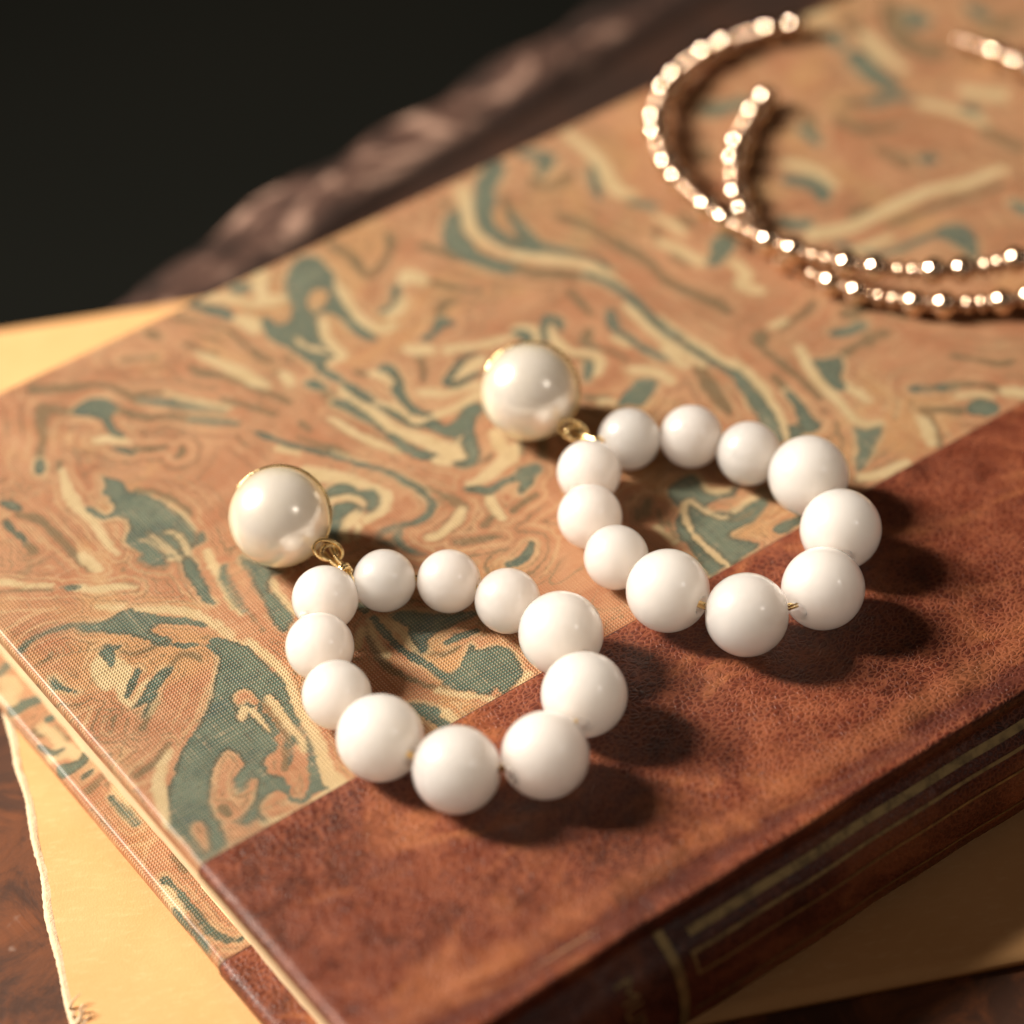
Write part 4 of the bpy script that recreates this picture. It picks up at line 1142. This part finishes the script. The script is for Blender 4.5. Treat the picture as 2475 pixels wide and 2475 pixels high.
def tool_strip(u0, u1, z_hi, z_lo, nseg=60):
    """a strip of gold leaf lying on the spine between two heights"""
    zs = np.linspace(z_hi, z_lo, max(2, int(abs(z_hi - z_lo) / 0.05) + 2))
    us = np.linspace(u0, u1, nseg)
    V = []
    for u in us:
        dv = 0.010 * math.sin(u * 1.7) + 0.006 * math.sin(u * 4.1)
        for z in zs:
            p, n = spine_at(z)
            # follow the spline exactly between its samples
            v = np.interp(-z, -SP[15:, 1], SP[15:, 0])
            V.append((u, v + dv + n[0] * 0.012, z - BZ + n[1] * 0.012))
    return np.array(V), grid_faces(nseg, len(zs))


def add_tool(name, *rects):
    V, F = join([tool_strip(*r_) for r_ in rects])
    return mesh_obj(name, V, F, M_TOOL, book)


add_tool("gold_band", (-2.545, -2.42, -0.36, -1.76, 6))
add_tool("gold_fillet", (-2.17, 13.2, -0.43, -0.485, 160))
add_tool("gold_frame", (-2.26, 13.2, -0.575, -0.605, 160), (-2.26, 13.2, -0.80, -0.83, 160), (-2.26, -2.225, -0.605, -0.80, 4))
add_tool("gold_fillet", (-2.34, 13.2, -1.30, -1.33, 160))

# the lettering that shows on the spine, reading from the front board to the back
cu = bpy.data.curves.new("spine_lettering", 'FONT')
cu.body = "MUSIC"
cu.size = 0.34
cu.space_character = 1.12
tmp = bpy.data.objects.new("tmp_text", cu)
COL.objects.link(tmp)
bpy.context.view_layer.update()
me = tmp.to_mesh()
tv = np.array([v.co[:] for v in me.vertices]); tf = [list(p.vertices) for p in me.polygons]
tmp.to_mesh_clear()
bpy.data.objects.remove(tmp); bpy.data.curves.remove(cu)
zz = -0.47 - tv[:, 0] * 0.80
vv = np.interp(-zz, -SP[15:, 1], SP[15:, 0])
V = np.stack([-3.26 + tv[:, 1], vv - 0.016, zz - BZ], -1)
mesh_obj("spine_lettering", V, tf, M_TOOL, book, smooth=False)

# ------------------------------------------------------------------ earrings
FRONT = [((-2.252, -1.827, 0.421), .399), ((-1.553, -1.524, 0.390), .380), ((-0.78, -1.571, 0.395), .385), ((-0.081, -1.941, 0.410), .395), ((0.531, -2.596, 0.512), .501),
         ((0.765, -3.586, 0.524), .500), ((0.293, -4.491, 0.526), .503), ((-0.704, -4.673, 0.534), .502), ((-1.564, -4.148, 0.516), .504), ((-2.078, -3.389, 0.425), .407), ((-2.295, -2.62, 0.430), .406)]
BACK = [((0.971, 0.244, 0.418), .403), ((1.496, 0.834, 0.408), .394), ((2.279, 0.848, 0.410), .399), ((2.976, 0.493, 0.418), .405), ((3.663, -0.051, 0.522), .501),
        ((3.96, -1.018, 0.530), .495), ((3.653, -1.994, 0.518), .498), ((2.717, -2.399, 0.528), .499), ((1.818, -1.959, 0.522), .500), ((1.24, -1.269, 0.415), .395), ((0.949, -0.546, 0.410), .400)]


def bead_profile():
    th = np.linspace(math.asin(0.26), math.pi - math.asin(0.26), 30)
    out = [(math.cos(t), math.sin(t)) for t in th]
    inner = [(-0.945, 0.225), (-0.90, 0.185), (-0.84, 0.165), (-0.80, 0.12), (-0.79, 1e-4)]
    return [(-x, y) for x, y in inner[::-1]] + out + inner


V, F = lathe(bead_profile(), 56)
bead_mesh = None


def earring(beads, pearl_c, pearl_r, loop_c, label, group, hinge=False):
    global bead_mesh
    base = np.array([np.mean([b[0][0] for b in beads]), np.mean([b[0][1] for b in beads]), 0.0])
    root = empty("earring", base)
    tag(root, label, "earring", group)
    C = np.array([b[0] for b in beads]) - base
    n = len(C)
    for i, (c, r) in enumerate(beads):
        if bead_mesh is None:
            o = mesh_obj("bead", V, F, M_BEAD, root)
            bead_mesh = o.data
        else:
            o = bpy.data.objects.new("bead", bead_mesh)
            COL.objects.link(o)
            o.parent = root
        t = C[(i + 1) % n] - C[i - 1]
        o.rotation_mode = 'QUATERNION'
        o.rotation_quaternion = rot_to(t / np.linalg.norm(t), random.uniform(0, 6))
        o.scale = (r, r, r)
        o.location = Vector(C[i]) * CM
    # ring wire: two strands through all the beads
    path = catmull(C, 10, True)
    parts = [tube(path + np.array([0, 0, dz]), 0.026, True, 8) for dz in (-0.028, 0.028)]
    v, f = join(parts)
    mesh_obj("ring_wire", v, f, M_GOLD, root)
    # pearl, its gold cup and the clip behind it
    pc = np.array(pearl_c) - base
    th = np.linspace(0, math.pi, 48)
    v, f = lathe([(math.cos(t), max(math.sin(t), 1e-4)) for t in th], 80)
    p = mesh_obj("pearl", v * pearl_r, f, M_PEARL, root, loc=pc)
    view = np.array([0, -26.285, 25.372]) - np.array(pearl_c); view /= np.linalg.norm(view)
    R = np.array(right); Uv = np.array(up)
    axis = view - 0.10 * R - 0.12 * Uv; axis /= np.linalg.norm(axis)
    q = rot_to(axis)
    rr = pearl_r
    v, f = lathe([(-0.34 * rr, 0.0001), (-0.36 * rr, 0.9 * rr), (-0.33 * rr, 1.000 * rr), (-0.30 * rr, 1.022 * rr), (-0.265 * rr, 1.024 * rr), (-0.25 * rr, 1.015 * rr), (-0.255 * rr, 0.98 * rr), (-0.29 * rr, 0.6 * rr)], 72)
    o = mesh_obj("pearl_cup", v, f, M_GOLD, root, loc=pc)
    o.rotation_mode = 'QUATERNION'; o.rotation_quaternion = q
    # clip: a bent paddle from the cup down to the cover
    b0 = pc - axis * 0.36 * rr
    low = np.array([pc[0] + 0.05, pc[1] + 0.35, 0.06])
    pts = catmull([b0 - 0.0 * axis, b0 - axis * 0.12, 0.5 * (b0 + low) + np.array([0, 0.2, 0]), low, low + np.array([-0.2, -0.45, -0.01])], 6)
    v, f = tube(pts, np.linspace(0.09, 0.045, len(pts)), seg=12)
    mesh_obj("ear_clip", v, f, M_GOLD, root)
    tip = pc + R * (-0.80 * rr) + Uv * (0.60 * rr) - view * 0.25 * rr
    if hinge:
        v, f = tube(catmull([tip - R * .05 - Uv * .1, tip, tip + R * .05 + Uv * .02], 5), 0.022, seg=10)
        mesh_obj("clip_hinge", v, f, M_GOLD, root)
    # eye of the cup, link and wrapped wire
    lc = np.array(loop_c) - base
    out = lc - pc; out[2] = 0; out /= np.linalg.norm(out)
    side = np.cross([0, 0, 1.0], out)
    a = np.linspace(0, 2 * np.pi, 28, endpoint=False)
    ring = lambda c, r, e1, e2: c + r * (np.cos(a)[:, None] * e1 + np.sin(a)[:, None] * e2)
    zv = np.array([0, 0, 1.0])
    e2 = zv * 0.75 - out * 0.66; e2 /= np.linalg.norm(e2)
    v1 = tube(ring(lc + out * 0.01, 0.105, side, np.cross(side, view)), 0.026, True, 10)
    mesh_obj("link_loop", *v1, M_GOLD, root)
    v2 = tube(ring(lc - out * 0.03 + zv * 0.0 + side * 0.02, 0.155, side * 0.8 + out * 0.6, e2), 0.024, True, 10)
    mesh_obj("cup_eye", *v2, M_GOLD, root)
    gap = 0.5 * (C[0] + C[1])
    d = gap - lc; d /= np.linalg.norm(d)
    sd = np.cross(d, view); sd /= np.linalg.norm(sd)
    wrap_c = lc + d * 0.38 + np.array([0, 0, 0.07])
    strands = [tube(catmull([lc + sd * s * 0.05 - d * 0.03, lc + d * 0.15 + sd * s * 0.034, wrap_c + sd * s * 0.028, gap + sd * s * 0.03 + d * 0.02], 6), 0.030, seg=9) for s in (-1, 1)]
    v, f = join(strands)
    mesh_obj("link_stem", v, f, M_GOLD, root)
    tt = np.linspace(0, 2.6 * 2 * np.pi, 60)
    e3 = np.cross(d, sd)
    coil = wrap_c + d * (-0.045 + 0.10 * tt / tt[-1])[:, None] + 0.072 * (np.cos(tt)[:, None] * sd + np.sin(tt)[:, None] * e3)
    v, f = tube(coil, 0.026, seg=9)
    mesh_obj("wire_wrap", v, f, M_GOLD, root)
    return root


EG = "pair of pearl drop earrings with rings of ivory beads"
earring(FRONT, (-2.828, -0.637, 0.64), 0.616, (-2.222, -1.125, 0.5),
        "front pearl drop earring, its ivory bead ring nearer the book corner, half on marbled cloth", EG)
earring(BACK, (0.267, 1.511, 0.64), 0.621, (0.80, 0.895, 0.5),
        "rear pearl drop earring, its ivory bead ring farther back beside the gold cuffs", EG, True)

# ------------------------------------------------------------------ gold bead cuffs
big_p = [(math.cos(t) * 0.170, max(math.sin(t) * 0.190, 1e-4)) for t in np.linspace(0, math.pi, 15)]
small_p = [(math.cos(t) * 0.090, max(math.sin(t) * 0.136, 1e-4)) for t in np.linspace(0, math.pi, 13)]
disc_p = [(0.048, 1e-4), (0.042, 0.080), (0.032, 0.100), (0.013, 0.106), (-0.013, 0.106), (-0.032, 0.100), (-0.042, 0.080), (-0.048, 1e-4)]
cuff_mesh = {}
for nm, pr in (("B", big_p), ("s", small_p), ("d", disc_p)):
    v, f = lathe(pr, 20)
    tmp = mesh_obj("bead", v, f, M_BGOLD if nm == "B" else M_SGOLD)
    cuff_mesh[nm] = tmp.data
    bpy.data.objects.remove(tmp)


def cuff(center, semi, ang, t0, t1, zf, period, label, group):
    """beads strung on an open oval from angle t0 to t1"""
    e1 = np.array([math.cos(ang), math.sin(ang)]); e2 = np.array([-math.sin(ang), math.cos(ang)])
    t = np.linspace(t0, t1, 1500)
    xy = np.array(center) + semi[0] * np.cos(t)[:, None] * e1 + semi[1] * np.sin(t)[:, None] * e2
    P = np.column_stack([xy, [zf(x, y) for x, y in xy]])
    s = np.concatenate([[0], np.cumsum(np.linalg.norm(np.diff(P, axis=0), axis=1))])
    base = np.array([center[0], center[1], 0.0])
    root = empty("bangle", base)
    tag(root, label, "bangle", group)
    core = np.array([[np.interp(q, s, P[:, k]) for k in range(3)] for q in np.linspace(0, s[-1], 240)]) - base
    v, f = tube(core, 0.035, seg=8)
    mesh_obj("cuff_wire", v, f, M_BGOLD, root)
    # one repeat: ball, spacer, ball, spacer, two rondelles
    unit = period / 1.14
    seq = [("B", 0.0), ("d", 0.19), ("B", 0.38), ("d", 0.555), ("s", 0.69), ("s", 0.87), ("d", 1.005)]
    q0 = 0.0
    while True:
        for kind, off in seq:
            q = q0 + off * unit
            if q > s[-1]:
                return root
            c = np.array([np.interp(q, s, P[:, k]) for k in range(3)])
            c2 = np.array([np.interp(min(q + .02, s[-1]), s, P[:, k]) for k in range(3)]) - np.array([np.interp(max(q - .02, 0), s, P[:, k]) for k in range(3)])
            o = bpy.data.objects.new("bead" if kind != "d" else "spacer_bead", cuff_mesh[kind])
            COL.objects.link(o)
            o.parent = root
            o.location = Vector(c - base) * CM
            o.rotation_mode = 'QUATERNION'
            o.rotation_quaternion = rot_to(c2 / np.linalg.norm(c2), random.uniform(0, 6))
            g = random.uniform(0.97, 1.03)
            o.scale = (g, g, g)
        q0 += period


def ell_t(center, semi, ang, p):
    d = np.array(p) - np.array(center)
    return math.atan2((-math.sin(ang) * d[0] + math.cos(ang) * d[1]) / semi[1], (math.cos(ang) * d[0] + math.sin(ang) * d[1]) / semi[0])


GB = "gold bead cuffs lying crossed on the book"
cA, sA, aA = (5.348, 6.972), (3.318, 2.919), math.radians(136.74)
ta = ell_t(cA, sA, aA, (4.372, 10.118)); tb = ell_t(cA, sA, aA, (6.706, 9.397))
if tb < ta:
    tb += 2 * math.pi
cuff(cA, sA, aA, ta, tb, lambda x, y: 0.172 + 0.0527 * max(0.0, 9.8 - y), PERIOD_A,
     "gold bead cuff lying on top, its opening to the back, wider left curve", GB)
cB, sB, aB = (6.6635, 6.83), (3.6186, 3.0742), math.radians(-141.09)
ta = ell_t(cB, sB, aB, (3.832, 8.227)); tb = ell_t(cB, sB, aB, (8.6, 9.7))
if tb < ta:
    tb += 2 * math.pi
cuff(cB, sB, aB, ta, tb, lambda x, y: 0.172, PERIOD_B,
     "gold bead cuff lying underneath, its free end standing inside the other cuff", GB)
